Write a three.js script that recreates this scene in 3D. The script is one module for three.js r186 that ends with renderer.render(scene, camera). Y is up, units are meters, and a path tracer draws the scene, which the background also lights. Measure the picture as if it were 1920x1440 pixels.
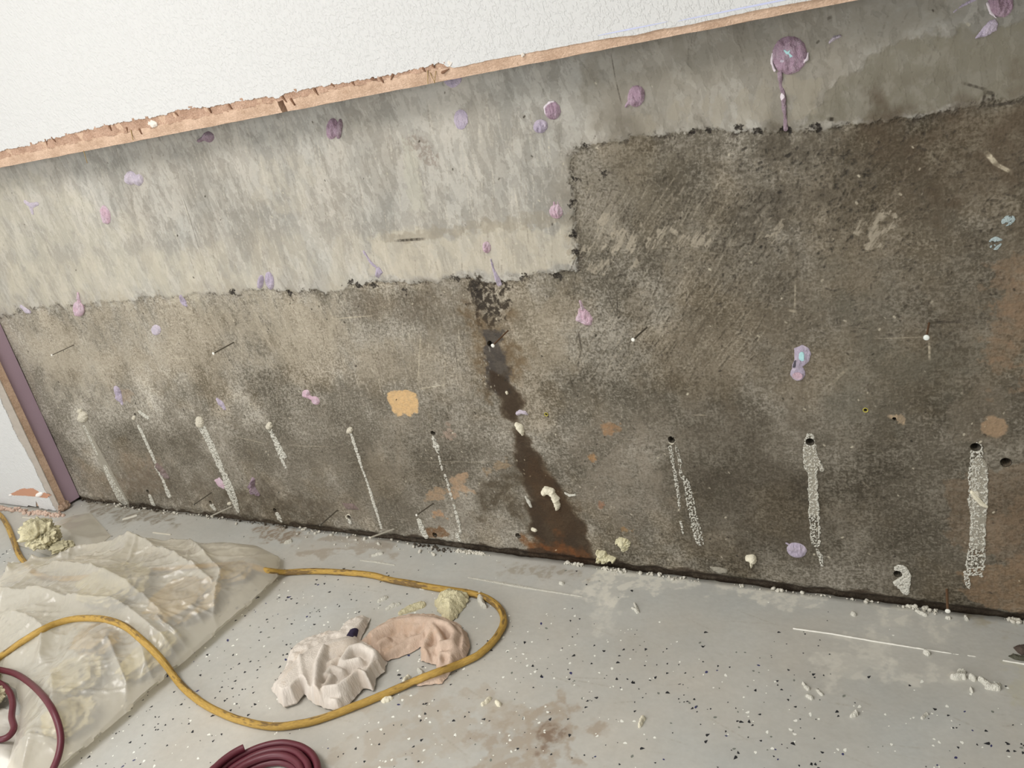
import * as THREE from 'three';
import { mergeGeometries, mergeVertices, toCreasedNormals } from 'three/addons/utils/BufferGeometryUtils.js';
import { RectAreaLightUniformsLib } from 'three/addons/lights/RectAreaLightUniformsLib.js';

// ---------------------------------------------------------------- camera, light, exposure
const scene = new THREE.Scene();
const EYE = new THREE.Vector3(2.9381, 1.26285, 1.57508), FOCAL = 1535.02, W = 1920, H = 1440;
const camera = new THREE.PerspectiveCamera(2 * Math.atan(H / 2 / FOCAL) * 180 / Math.PI, W / H, 0.05, 60);
camera.rotation.order = 'YXZ';
camera.position.copy(EYE);
camera.rotation.set(-0.3868, 0.542727, -0.208674);
camera.updateMatrixWorld(true);
scene.add(camera);
const renderer = new THREE.WebGLRenderer({ antialias: true });
renderer.toneMapping = THREE.LinearToneMapping;
renderer.toneMappingExposure = 0.88;
renderer.shadowMap.enabled = true;
RectAreaLightUniformsLib.init();
scene.background = new THREE.Color(0.62, 0.7, 0.8);

// daylight through the wide open garage door behind the camera
const DOOR = { x0: -1.6, x1: 2.8, y0: 0.0, y1: 2.15, z: 4.4 };
const daylight = new THREE.RectAreaLight(new THREE.Color(1.0, 0.99, 0.975), 3.6, DOOR.x1 - DOOR.x0, DOOR.y1 - DOOR.y0);
daylight.position.set((DOOR.x0 + DOOR.x1) / 2, (DOOR.y0 + DOOR.y1) / 2, DOOR.z + 0.05);
daylight.lookAt((DOOR.x0 + DOOR.x1) / 2, (DOOR.y0 + DOOR.y1) / 2, 0);
scene.add(daylight);
// ceiling light panel over the work area
const PANEL = { x: 1.2, z: 1.75, w: 1.6, d: 0.8, y: 2.62 };
const panelLight = new THREE.RectAreaLight(new THREE.Color(1.0, 0.975, 0.95), 12.5, PANEL.w, PANEL.d);
panelLight.position.set(PANEL.x, PANEL.y - 0.055, PANEL.z);
panelLight.lookAt(PANEL.x, 0, PANEL.z + 0.0001);
scene.add(panelLight);

// ---------------------------------------------------------------- helpers
let seed = 20240611;
const rnd = () => { seed |= 0; seed = seed + 0x6D2B79F5 | 0; let t = Math.imul(seed ^ seed >>> 15, 1 | seed); t = t + Math.imul(t ^ t >>> 7, 61 | t) ^ t; return ((t ^ t >>> 14) >>> 0) / 4294967296; };
const rr = (a, b) => a + (b - a) * rnd();
const clamp = (v, a, b) => v < a ? a : v > b ? b : v;
const lerp = (a, b, t) => a + (b - a) * t;
const sm = (a, b, x) => { const t = clamp((x - a) / (b - a), 0, 1); return t * t * (3 - 2 * t); };
const used = {};
const numbered = (n) => { const k = used[n] = (used[n] ?? -1) + 1; return k ? n + '_' + String(k).padStart(3, '0') : n; };
function addThing(o, name, label, category, group, kind) {
  o.name = numbered(name);
  if (label) o.userData.label = label;
  if (category) o.userData.category = category;
  if (group) o.userData.group = group;
  if (kind) o.userData.kind = kind;
  scene.add(o);
  return o;
}
const shade = (m) => { m.castShadow = true; m.receiveShadow = true; return m; };
function mesh(geo, mat, name, parent) { const m = shade(new THREE.Mesh(geo, mat)); if (name) m.name = name; if (parent) parent.add(m); return m; }
const std = (hex, rough = 0.9, more = {}) => new THREE.MeshStandardMaterial({ color: hex, roughness: rough, ...more });

// sight lines measured in the photograph, laid onto the real planes of the room
const camQ = camera.quaternion.clone();
const ray = (px, py) => new THREE.Vector3((px - W / 2) / FOCAL, -(py - H / 2) / FOCAL, -1).applyQuaternion(camQ);
const wallP = (px, py, z = 0) => { const d = ray(px, py), t = (z - EYE.z) / d.z; return [EYE.x + d.x * t, EYE.y + d.y * t]; };
const floorP = (px, py, h = 0) => { const d = ray(px, py), t = (h - EYE.y) / d.y; return [EYE.x + d.x * t, EYE.z + d.z * t]; };
function onSurface(px, py, hf, lift = 0) {
  const d = ray(px, py).normalize(); let t = 0.8;
  for (; t < 4; t += 0.002) { const x = EYE.x + d.x * t, y = EYE.y + d.y * t, z = EYE.z + d.z * t; if (y <= hf(x, z) + lift) return new THREE.Vector3(x, y, z); }
  return null;
}

// periodic gradient noise, summed into tiles that are then sampled at any scale
function fbmTile(n, base, oct, gain, sd) {
  let s = sd; const r = () => { s = Math.imul(s ^ s >>> 15, 0x2c1b3c6d); s = Math.imul(s ^ s >>> 12, 0x297a2d39) ^ s >>> 15; return (s >>> 0) / 4294967296; };
  const out = new Float32Array(n * n);
  for (let o = 0, p = base, a = 1; o < oct; o++, p *= 2, a *= gain) {
    const g = new Float32Array(p * p * 2); for (let i = 0; i < p * p; i++) { s = (sd * 7919 + o * 104729 + i * 15485863) | 0; r(); const th = r() * 6.2832; g[i * 2] = Math.cos(th); g[i * 2 + 1] = Math.sin(th); }
    for (let y = 0; y < n; y++) {
      const fy = y / n * p, y0 = fy | 0, ty = fy - y0, y1 = (y0 + 1) % p, wy = ty * ty * ty * (ty * (ty * 6 - 15) + 10);
      for (let x = 0; x < n; x++) {
        const fx = x / n * p, x0 = fx | 0, tx = fx - x0, x1 = (x0 + 1) % p, wx = tx * tx * tx * (tx * (tx * 6 - 15) + 10);
        const a0 = (y0 * p + x0) * 2, b0 = (y0 * p + x1) * 2, c0 = (y1 * p + x0) * 2, d0 = (y1 * p + x1) * 2;
        const A = g[a0] * tx + g[a0 + 1] * ty, B = g[b0] * (tx - 1) + g[b0 + 1] * ty, C = g[c0] * tx + g[c0 + 1] * (ty - 1), D = g[d0] * (tx - 1) + g[d0 + 1] * (ty - 1);
        out[y * n + x] += a * lerp(lerp(A, B, wx), lerp(C, D, wx), wy) * 1.5;
      }
    }
  }
  return out;
}
const TN = 512, TA = fbmTile(TN, 4, 6, 0.55, 11), TB = fbmTile(TN, 32, 4, 0.7, 37), TC = fbmTile(TN, 4, 6, 0.6, 91);
// one tile spans `size` metres
function S(T, u, v, size) {
  const fx = u / size * TN, fy = v / size * TN, x = Math.floor(fx), y = Math.floor(fy), tx = fx - x, ty = fy - y;
  const x0 = x & 511, x1 = (x + 1) & 511, y0 = (y & 511) << 9, y1 = ((y + 1) & 511) << 9;
  const a = T[y0 + x0], b = T[y0 + x1], c = T[y1 + x0], d = T[y1 + x1];
  return a + (b - a) * tx + (c - a) * ty + (a - b - c + d) * tx * ty;
}

// signed distance to a polygon (positive inside)
function polySD(P) {
  const n = P.length, X = new Float64Array(n), Y = new Float64Array(n); let u0 = 1e9, v0 = 1e9, u1 = -1e9, v1 = -1e9;
  P.forEach(([x, y], i) => { X[i] = x; Y[i] = y; u0 = Math.min(u0, x); u1 = Math.max(u1, x); v0 = Math.min(v0, y); v1 = Math.max(v1, y); });
  const f = (u, v) => {
    let best = 1e9, inside = false;
    for (let i = 0, j = n - 1; i < n; j = i++) {
      const ex = X[j] - X[i], ey = Y[j] - Y[i], wx = u - X[i], wy = v - Y[i], t = clamp((wx * ex + wy * ey) / (ex * ex + ey * ey + 1e-12), 0, 1), bx = wx - ex * t, by = wy - ey * t, d = bx * bx + by * by;
      if (d < best) best = d;
      if ((Y[i] > v) !== (Y[j] > v) && u < (X[j] - X[i]) * (v - Y[i]) / (Y[j] - Y[i]) + X[i]) inside = !inside;
    }
    return inside ? Math.sqrt(best) : -Math.sqrt(best);
  };
  f.box = [u0, v0, u1, v1];
  return f;
}
// distance field of a stroke along points [u, v, halfWidth]
function strokeSD(P) {
  let u0 = 1e9, v0 = 1e9, u1 = -1e9, v1 = -1e9;
  P.forEach(([x, y, w]) => { u0 = Math.min(u0, x - w); u1 = Math.max(u1, x + w); v0 = Math.min(v0, y - w); v1 = Math.max(v1, y + w); });
  const f = (u, v) => {
    let best = -1e9;
    for (let i = 0; i + 1 < P.length; i++) {
      const a = P[i], b = P[i + 1], ex = b[0] - a[0], ey = b[1] - a[1], t = clamp(((u - a[0]) * ex + (v - a[1]) * ey) / (ex * ex + ey * ey + 1e-12), 0, 1);
      best = Math.max(best, lerp(a[2], b[2], t) - Math.hypot(u - a[0] - ex * t, v - a[1] - ey * t));
    }
    return best;
  };
  f.box = [u0, v0, u1, v1];
  return f;
}
function unionSD(F) {
  const f = (u, v) => { let b = -1e9; for (const g of F) { const d = g(u, v); if (d > b) b = d; } return b; };
  f.box = [Math.min(...F.map((g) => g.box[0])), Math.min(...F.map((g) => g.box[1])), Math.max(...F.map((g) => g.box[2])), Math.max(...F.map((g) => g.box[3]))];
  return f;
}
// a solid crust or lump rising from a plane: outline where field > 0, clipped cell by cell, with its own side walls
function relief(field, cell, height, put, { pad = 0.004, drop = -0.003, inset = 0 } = {}) {
  const [bu0, bv0, bu1, bv1] = field.box, u0 = bu0 - pad, v0 = bv0 - pad, nx = Math.ceil((bu1 + pad - u0) / cell) + 1, ny = Math.ceil((bv1 + pad - v0) / cell) + 1;
  const D = new Float32Array(nx * ny); for (let j = 0; j < ny; j++) for (let i = 0; i < nx; i++) { const d = field(u0 + i * cell, v0 + j * cell); D[j * nx + i] = Math.abs(d) < 1e-6 ? 1e-6 : d; }
  const pos = [], uv = [], idx = [], key = new Map(), info = [];
  const push = (u, v, d) => { const h = height(u, v, d), p = put(u, v, h); pos.push(p[0], p[1], p[2]); uv.push(u, v); info.push([u, v]); return pos.length / 3 - 1; };
  const node = (k) => { let q = key.get(k); if (q === undefined) { q = push(u0 + (k % nx) * cell, v0 + Math.floor(k / nx) * cell, D[k]); key.set(k, q); } return q; };
  const cut = (a, b) => { const lo = Math.min(a, b), hi = Math.max(a, b), k = lo * 4194304 + hi + 1e9; let q = key.get(k); if (q === undefined) { const t = D[lo] / (D[lo] - D[hi]); q = push(u0 + lerp(lo % nx, hi % nx, t) * cell, v0 + lerp(Math.floor(lo / nx), Math.floor(hi / nx), t) * cell, 0); key.set(k, q); } return q; };
  const rim = [];
  const tri = (a, b, c) => {
    const A = D[a] > 0, B = D[b] > 0, C = D[c] > 0, n = A + B + C;
    if (n === 0) return;
    if (n === 3) { idx.push(node(a), node(b), node(c)); return; }
    if (n === 1) { const [p, q, r] = A ? [a, b, c] : B ? [b, c, a] : [c, a, b]; const e = cut(p, q), f = cut(p, r); idx.push(node(p), e, f); rim.push(e, f); } else { const [p, q, r] = !A ? [a, b, c] : !B ? [b, c, a] : [c, a, b]; const e = cut(p, q), f = cut(p, r); idx.push(e, node(q), node(r), e, node(r), f); rim.push(f, e); }
  };
  for (let j = 0; j + 1 < ny; j++) for (let i = 0; i + 1 < nx; i++) { const k = j * nx + i; if ((i + j) & 1) { tri(k, k + 1, k + nx + 1); tri(k, k + nx + 1, k + nx); } else { tri(k, k + 1, k + nx); tri(k + 1, k + nx + 1, k + nx); } }
  const low = new Map(), foot = (q) => { let r = low.get(q); if (r === undefined) { let [u, v] = info[q]; if (inset) { const e = cell, gx = field(u + e, v) - field(u - e, v), gy = field(u, v + e) - field(u, v - e), L = Math.hypot(gx, gy) || 1; u += gx / L * inset; v += gy / L * inset; } const p = put(u, v, drop), t = info[q], h = pos.slice(q * 3, q * 3 + 3); pos.push(...h, ...p); uv.push(...t, ...t); info.push(t, t); r = pos.length / 3 - 2; low.set(q, r); } return r; };
  for (let i = 0; i < rim.length; i += 2) { const a = foot(rim[i]), b = foot(rim[i + 1]); idx.push(b, a, a + 1, b, a + 1, b + 1); }
  const g = new THREE.BufferGeometry();
  g.setAttribute('position', new THREE.Float32BufferAttribute(pos, 3)); g.setAttribute('uv', new THREE.Float32BufferAttribute(uv, 2)); g.setIndex(idx); g.computeVertexNormals();
  return g;
}
const onWall = (z0 = 0) => (u, v, h) => [u, v, z0 + h];
const onFloor = (y0 = 0) => (u, v, h) => [u, y0 + h, -v];
const ell = (px, py, rx, ry, deg = 0, n = 20) => { const a = deg * Math.PI / 180, out = []; for (let i = 0; i < n; i++) { const t = i / n * 2 * Math.PI, x = Math.cos(t) * rx, y = Math.sin(t) * ry; out.push([px + x * Math.cos(a) - y * Math.sin(a), py + x * Math.sin(a) + y * Math.cos(a)]); } return out; };
const toWall = (P, z = 0) => P.map(([x, y]) => wallP(x, y, z));
const toFloor = (P, h = 0) => P.map(([x, y]) => { const [a, b] = floorP(x, y, h); return [a, -b]; });
// half width in metres of w pixels across the wall or the floor near a point
const wallW = (px, py, w) => { const a = wallP(px - w / 2, py), b = wallP(px + w / 2, py); return Math.hypot(a[0] - b[0], a[1] - b[1]) / 2; };
const floorW = (px, py, w) => { const a = floorP(px - w / 2, py), b = floorP(px + w / 2, py); return Math.hypot(a[0] - b[0], a[1] - b[1]) / 2; };
const wallStroke = (P) => strokeSD(P.map(([x, y, w]) => [...wallP(x, y), wallW(x, y, w)]));
function grayTexture(n, f, repeat = 1) {
  const d = new Uint8Array(n * n * 4); for (let y = 0; y < n; y++) for (let x = 0; x < n; x++) { const v = clamp(f(x / n, y / n), 0, 1) * 255, i = (y * n + x) * 4; d[i] = d[i + 1] = d[i + 2] = v; d[i + 3] = 255; }
  const t = new THREE.DataTexture(d, n, n); t.wrapS = t.wrapT = THREE.RepeatWrapping; t.magFilter = t.minFilter = THREE.LinearFilter; t.repeat.set(repeat, repeat); t.needsUpdate = true; return t;
}
function colorTexture(n, f, repeat = 1, m = n) {
  const d = new Uint8Array(n * m * 4); for (let y = 0; y < m; y++) for (let x = 0; x < n; x++) { const c = f(x / n, y / m), i = (y * n + x) * 4; d[i] = clamp(c[0], 0, 255); d[i + 1] = clamp(c[1], 0, 255); d[i + 2] = clamp(c[2], 0, 255); d[i + 3] = 255; }
  const t = new THREE.DataTexture(d, n, m); t.colorSpace = THREE.SRGBColorSpace; t.wrapS = t.wrapT = THREE.RepeatWrapping; t.magFilter = t.minFilter = THREE.LinearFilter; t.repeat.set(repeat, repeat); t.needsUpdate = true; return t;
}
// ---------------------------------------------------------------- painting of surfaces (colour and fine relief in metres)
class Paint {
  constructor(u0, v0, w, h, res) { this.u0 = u0; this.v0 = v0; this.w = w; this.h = h; this.res = res; const n = w * h; this.R = new Float32Array(n); this.G = new Float32Array(n); this.B = new Float32Array(n); this.Z = new Float32Array(n); }
  each(box, f) {
    const i0 = box ? Math.max(0, Math.floor((box[0] - this.u0) / this.res)) : 0, i1 = box ? Math.min(this.w - 1, Math.ceil((box[2] - this.u0) / this.res)) : this.w - 1;
    const j0 = box ? Math.max(0, Math.floor((box[1] - this.v0) / this.res)) : 0, j1 = box ? Math.min(this.h - 1, Math.ceil((box[3] - this.v0) / this.res)) : this.h - 1;
    for (let j = j0; j <= j1; j++) { const v = this.v0 + (j + 0.5) * this.res; for (let i = i0; i <= i1; i++) f(this.u0 + (i + 0.5) * this.res, v, j * this.w + i); }
  }
  mix(k, c, a) { this.R[k] += (c[0] - this.R[k]) * a; this.G[k] += (c[1] - this.G[k]) * a; this.B[k] += (c[2] - this.B[k]) * a; }
  // stain or patch: field > 0 inside, ragged by noise; rag in metres, grain 0..1 breaks it up
  patch(field, c, a, soft, { rag = 0.01, ragSize = 0.3, grain = 0, grainSize = 0.12, lift = 0, sx = 1, sy = 1, rot = 0 } = {}) {
    const cr = Math.cos(rot * Math.PI / 180), sr = Math.sin(rot * Math.PI / 180);
    const m = soft + rag * 1.6, b = field.box;
    this.each([b[0] - m, b[1] - m, b[2] + m, b[3] + m], (u, v, k) => {
      const d = field(u, v) + rag * S(TA, u, v, ragSize) * 1.3; if (d < -soft) return;
      let t = sm(-soft, soft, d);
      if (grain) t *= clamp(1 - grain + grain * sm(-0.35, 0.35, S(TC, (u * cr + v * sr) * sx, (v * cr - u * sr) * sy, grainSize) + (d > soft * 3 ? 0.08 : 0)), 0, 1);
      this.mix(k, c, a * t); if (lift) this.Z[k] += lift * t;
    });
  }
  line(a, b, w, c, al, breakup = 0.6, lift = 0) {
    const f = strokeSD([[...a, w], [...b, w]]), r = this.res, L = Math.hypot(b[0] - a[0], b[1] - a[1]) || 1e-6, ux = (b[0] - a[0]) / L, uy = (b[1] - a[1]) / L, o = a[0] * 7.3 + a[1] * 3.1;
    this.each([f.box[0] - r, f.box[1] - r, f.box[2] + r, f.box[3] + r], (u, v, k) => {
      const d = f(u, v); if (d < -r) return; const s = ((u - a[0]) * ux + (v - a[1]) * uy), e = clamp(Math.min(s, L - s) / (L * 0.25), 0, 1);
      const t = sm(-r, r, d) * (1 - breakup + breakup * sm(-0.3, 0.3, S(TB, s + o, d, 0.25))) * (0.25 + 0.75 * e); this.mix(k, c, al * t); this.Z[k] += lift * t;
    });
  }
  colorTex(i0, w) {
    const d = new Uint8Array(w * this.h * 4); for (let j = 0; j < this.h; j++) for (let i = 0; i < w; i++) { const k = j * this.w + i0 + i, o = (j * w + i) * 4; d[o] = clamp(this.R[k], 0, 255); d[o + 1] = clamp(this.G[k], 0, 255); d[o + 2] = clamp(this.B[k], 0, 255); d[o + 3] = 255; }
    const t = new THREE.DataTexture(d, w, this.h); t.colorSpace = THREE.SRGBColorSpace; t.magFilter = t.minFilter = THREE.LinearFilter; t.wrapS = t.wrapT = THREE.MirroredRepeatWrapping; t.needsUpdate = true; return t;
  }
  bumpTex(i0, w, range) {
    const d = new Uint8Array(w * this.h * 4); for (let j = 0; j < this.h; j++) for (let i = 0; i < w; i++) { const k = j * this.w + i0 + i, o = (j * w + i) * 4; d[o] = d[o + 1] = d[o + 2] = clamp((this.Z[k] / range + 0.5) * 255, 0, 255); d[o + 3] = 255; }
    const t = new THREE.DataTexture(d, w, this.h); t.magFilter = t.minFilter = THREE.LinearFilter; t.wrapS = t.wrapT = THREE.MirroredRepeatWrapping; t.needsUpdate = true; return t;
  }
}

// ---------------------------------------------------------------- the bare concrete wall
const WRES = 0.001, PW = 1664, WX0 = -0.1, WY0 = -0.03, WHT = 1312;
const wp = new Paint(WX0, WY0, PW * 2, WHT, WRES);
// smooth skim coat that covers the upper part; below and right of its broken edge the rough old concrete is bare
const skimEdge = [[-60, 612], [0, 596], [60, 577], [140, 573], [250, 563], [300, 557], [430, 549], [470, 546], [520, 541], [560, 545], [640, 549], [655, 531], [760, 529], [870, 523], [885, 520], [900, 532], [940, 529], [985, 519], [1040, 513], [1081, 504], [1084, 455], [1076, 380], [1069, 330], [1067, 291], [1095, 273], [1150, 266], [1200, 258], [1260, 251], [1330, 242], [1375, 251], [1440, 247], [1475, 241], [1560, 239], [1640, 231], [1700, 219], [1770, 206], [1850, 193], [1960, 182]];
const skimPoly = toWall(skimEdge); skimPoly.push([5.2, skimPoly[skimPoly.length - 1][1]], [5.2, 1.6], [-1, 1.6], [-1, skimPoly[0][1]]);
const skimSD = polySD(skimPoly);
const skimD = (u, v) => skimSD(u, v) + 0.008 * S(TA, u, v, 0.22) + 0.003 * S(TC, u, v, 0.05);
const xDark = (u, v) => sm(1.85, 2.6, u + 0.25 * S(TA, u, v, 1.3));
const skimSamples = (() => { const d = new Float32Array(wp.w * wp.h); const st = 4, gw = Math.ceil(wp.w / st) + 2, gh = Math.ceil(wp.h / st) + 2, g = new Float32Array(gw * gh); for (let j = 0; j < gh; j++) for (let i = 0; i < gw; i++) g[j * gw + i] = skimSD(WX0 + i * st * WRES, WY0 + j * st * WRES); for (let j = 0; j < wp.h; j++) for (let i = 0; i < wp.w; i++) { const x = i / st, y = j / st, a = x | 0, b = y | 0, tx = x - a, ty = y - b, o = b * gw + a; d[j * wp.w + i] = lerp(lerp(g[o], g[o + 1], tx), lerp(g[o + gw], g[o + gw + 1], tx), ty); } return d; })();
wp.each(null, (u, v, k) => {
  const d = skimSamples[k] + 0.008 * S(TA, u, v, 0.22) + 0.003 * S(TC, u, v, 0.05);
  const co = S(TA, u, v, 1.9), me = S(TC, u + 3, v, 0.7), g1 = S(TB, u, v, 0.35), g2 = S(TB, u + 0.37, v + 0.11, 0.16), wv = S(TA, u, v, 0.4);
  const xd = xDark(u, v), blur = sm(1.45, 0.7, u), t = lerp(sm(-0.0015, 0.0015, d), sm(-0.016, 0.012, d + 0.02 * S(TC, u, v * 0.7, 0.16) + 0.008 * g1), blur);
  // skim coat: dragged trowel skins in two tones
  const lean = u + 0.16 * v, e1 = S(TC, lean + 0.02 * wv, v * 0.45, 0.3), e2 = S(TC, lean * 1.2 + 1.7, v * 0.5 + 0.012 * wv, 0.1), e3 = S(TA, u + 2, v + 1, 0.9);
  const skin = sm(-0.035, 0.03, e1 + 0.45 * e3) * 0.5 + sm(-0.025, 0.03, e2 + 0.45 * e3) * 0.5;
  let L = 145 + 25 * skin + 9 * co + 3 * me + 4 * g1 + 3 * g2;
  L -= 16 * xd; 
  let r = L + 4, g = L, b = L - 9; const warm = 1.5 * me; r += warm; b -= warm;
  const zs = 0.0007 * skin + 0.00035 * me + 0.00016 * g1;
  // bare old concrete: speckled, dirty, darker towards the wet end
  const dirt = sm(-0.45, 0.5, co + 0.6 * me + 0.15 * g1), speck = sm(-0.25, 0.35, g1 * 0.8 + g2 * 0.7 + 0.35 * me);
  const hs = S(TB, u * 0.35, v * 1.6, 0.22), vs = S(TB, u * 1.7, v * 0.25, 0.25);
  let M = 106 + 26 * dirt + 20 * S(TC, u + 0.9, v + 0.4, 1.0) + 10 * S(TA, u, v + 0.7, 0.45) + 27 * (speck - 0.45) + 11 * g2 + 9 * hs + 9 * vs + 12 * sm(1.2, 0.2, u);
  M -= 22 * xd;
  const brown = sm(-0.15, 0.5, S(TA, u + 5, v + 2, 1.1));
  let r2 = M + 6 + 3 * brown, gg2 = M, b2 = M - 12 - 4 * brown;
  const zc = 0.0011 * (g1 * 0.5 + g2 * 0.35) + 0.0011 * me;
  wp.R[k] = lerp(r2, r, t); wp.G[k] = lerp(gg2, g, t); wp.B[k] = lerp(b2, b, t); wp.Z[k] = lerp(zc, zs, t);
  // crumbled dark pits along the broken edge
  const e = Math.abs(d + 0.002) , pit = sm(0.012, 0.001, e) * sm(0.02, 0.3, g1 * 0.7 + 0.6 * S(TC, u, v, 0.09) - 0.16 + 0.12 * xd); if (pit > 0) { wp.mix(k, [48, 41, 33], 0.65 * pit); wp.Z[k] -= 0.0016 * pit; }
});
const WP = (P) => polySD(toWall(P));
// broad tones of the coat and of the concrete
wp.patch(WP([[690, 446], [800, 436], [1000, 425], [1075, 418], [1080, 503], [985, 516], [880, 518], [760, 524], [690, 520]]), [190, 181, 162], 0.62, 0.01, { rag: 0.02, ragSize: 0.25, grain: 0.35, grainSize: 0.2 });
wp.patch(WP([[520, 420], [700, 430], [690, 520], [640, 540], [500, 530], [300, 545], [120, 560], [-40, 575], [-40, 470], [200, 480]]), [184, 176, 158], 0.4, 0.03, { rag: 0.03, grain: 0.75, grainSize: 0.28, sy: 0.5 });
wp.patch(WP([[-40, 330], [60, 330], [330, 470], [480, 520], [400, 545], [-40, 570]]), [190, 184, 166], 0.45, 0.05, { rag: 0.05, grain: 0.6, grainSize: 0.35 });
wp.patch(WP([[755, 262], [782, 265], [790, 330], [800, 392], [770, 396], [762, 330]]), [178, 175, 160], 0.55, 0.005, { rag: 0.008, ragSize: 0.12, grain: 0.2 });
wp.patch(WP([[690, 446], [760, 452], [890, 432], [1000, 424], [1075, 414], [1075, 400], [960, 404], [880, 420], [760, 436]]), [140, 132, 116], 0.55, 0.004, { rag: 0.01, ragSize: 0.14, grain: 0.25 });
wp.patch(WP([[470, 300], [560, 290], [600, 330], [560, 400], [480, 380]]), [186, 178, 160], 0.3, 0.01, { rag: 0.02, grain: 0.8, grainSize: 0.13, sy: 0.5 });
wp.patch(WP([[1518, 215], [1560, 160], [1640, 108], [1740, 62], [1850, 52], [1990, 40], [1990, 190], [1850, 196], [1700, 220], [1560, 240], [1500, 240]]), [112, 107, 92], 0.75, 0.004, { rag: 0.012, ragSize: 0.2, grain: 0.3, grainSize: 0.16, lift: -0.0012 });
wp.patch(WP([[1100, 60], [1500, -30], [1900, -60], [1700, 60], [1560, 140], [1480, 230], [1300, 235], [1090, 262]]), [126, 120, 107], 0.5, 0.02, { rag: 0.03, grain: 0.45, grainSize: 0.3 });
wp.patch(WP([[1480, 150], [1540, 150], [1530, 215], [1480, 225]]), [148, 141, 125], 0.6, 0.006, { rag: 0.012, ragSize: 0.15 });
for (const [x, y, w, h] of [[1265, 205, 9, 30], [1290, 200, 7, 26], [1325, 190, 8, 24], [1350, 205, 12, 32], [1395, 200, 14, 40], [1205, 235, 22, 26], [1430, 190, 16, 40]]) wp.patch(WP(ell(x, y, w, h, 4)), [152, 145, 130], 0.5, 0.003, { rag: 0.007, ragSize: 0.1 });
// dark end of the wall
wp.patch(WP([[1080, 300], [1500, 245], [1990, 200], [1990, 1200], [1640, 1130], [1400, 1090], [1250, 1000], [1240, 760], [1300, 560], [1100, 420]]), [84, 76, 63], 0.35, 0.06, { rag: 0.08, ragSize: 0.7, grain: 0.5, grainSize: 0.5 });
wp.patch(WP([[1440, 300], [1640, 240], [1990, 200], [1990, 470], [1700, 420], [1500, 450]]), [72, 64, 51], 0.42, 0.05, { rag: 0.06, grain: 0.6, grainSize: 0.4 });
wp.patch(WP([[1090, 300], [1180, 280], [1260, 300], [1330, 400], [1250, 470], [1120, 480], [1085, 420]]), [122, 114, 98], 0.4, 0.04, { rag: 0.06, grain: 0.6, grainSize: 0.3 });
wp.patch(WP([[1370, 300], [1500, 290], [1560, 380], [1470, 450], [1380, 400]]), [58, 51, 40], 0.5, 0.04, { rag: 0.06, grain: 0.7, grainSize: 0.2 });
wp.patch(WP([[1620, 260], [1930, 200], [1930, 380], [1700, 360]]), [74, 60, 44], 0.55, 0.05, { rag: 0.06, grain: 0.5, grainSize: 0.4 });
wp.patch(WP([[1100, 720], [1250, 740], [1300, 860], [1200, 960], [1080, 900]]), [134, 126, 112], 0.35, 0.05, { rag: 0.06, grain: 0.7, grainSize: 0.25 });
wp.patch(WP([[1310, 780], [1500, 760], [1560, 960], [1500, 1080], [1330, 1060], [1290, 900]]), [74, 66, 54], 0.4, 0.06, { rag: 0.06, grain: 0.6, grainSize: 0.35 });
wp.patch(WP([[1180, 560], [1500, 470], [1900, 480], [1860, 760], [1500, 760], [1200, 720]]), [112, 101, 84], 0.35, 0.06, { rag: 0.06, grain: 0.7, grainSize: 0.35 });
wp.patch(WP([[1560, 520], [1720, 640], [1850, 660], [1800, 760], [1560, 800]]), [84, 82, 71], 0.35, 0.05, { rag: 0.05, grain: 0.5, grainSize: 0.3 });
// lower field, dirtier in patches
wp.patch(WP([[560, 790], [700, 640], [880, 540], [960, 560], [1000, 800], [1100, 1040], [700, 1000], [520, 960]]), [106, 98, 85], 0.3, 0.05, { rag: 0.06, grain: 0.75, grainSize: 0.3 });
wp.patch(WP([[330, 780], [700, 830], [960, 1030], [620, 985], [440, 962], [200, 935], [190, 860]]), [108, 100, 87], 0.4, 0.05, { rag: 0.05, grain: 0.6, grainSize: 0.28 });
wp.patch(WP([[60, 640], [180, 640], [220, 760], [180, 760], [100, 740]]), [168, 160, 144], 0.5, 0.03, { rag: 0.03, grain: 0.8, grainSize: 0.2 });
wp.patch(WP([[480, 560], [620, 560], [640, 640], [560, 690], [470, 620]]), [160, 151, 133], 0.45, 0.02, { rag: 0.03, grain: 0.85, grainSize: 0.16, sx: 1.6, sy: 0.5 });
wp.patch(WP([[340, 585], [520, 560], [560, 640], [430, 640], [360, 620]]), [156, 147, 129], 0.4, 0.02, { rag: 0.03, grain: 0.85, grainSize: 0.14 });
wp.patch(WP([[640, 640], [830, 610], [835, 720], [780, 730], [660, 700]]), [142, 133, 116], 0.4, 0.01, { rag: 0.015, grain: 0.8, grainSize: 0.12, sx: 1.8, sy: 0.4 });
wp.patch(WP([[960, 560], [1070, 530], [1085, 700], [1000, 720], [960, 640]]), [142, 132, 114], 0.5, 0.02, { rag: 0.02, grain: 0.6, grainSize: 0.2 });
wp.patch(WP([[780, 540], [880, 535], [870, 640], [800, 630]]), [92, 82, 66], 0.4, 0.02, { rag: 0.02, grain: 0.5 });
wp.patch(WP([[655, 560], [760, 540], [860, 560], [760, 600], [660, 590]]), [96, 86, 72], 0.45, 0.015, { rag: 0.02, grain: 0.5 });
wp.patch(WP([[720, 790], [770, 780], [760, 880], [690, 930], [690, 850]]), [140, 130, 114], 0.4, 0.02, { rag: 0.02, grain: 0.6, grainSize: 0.2, sx: 1.6, sy: 0.4 });
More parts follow.
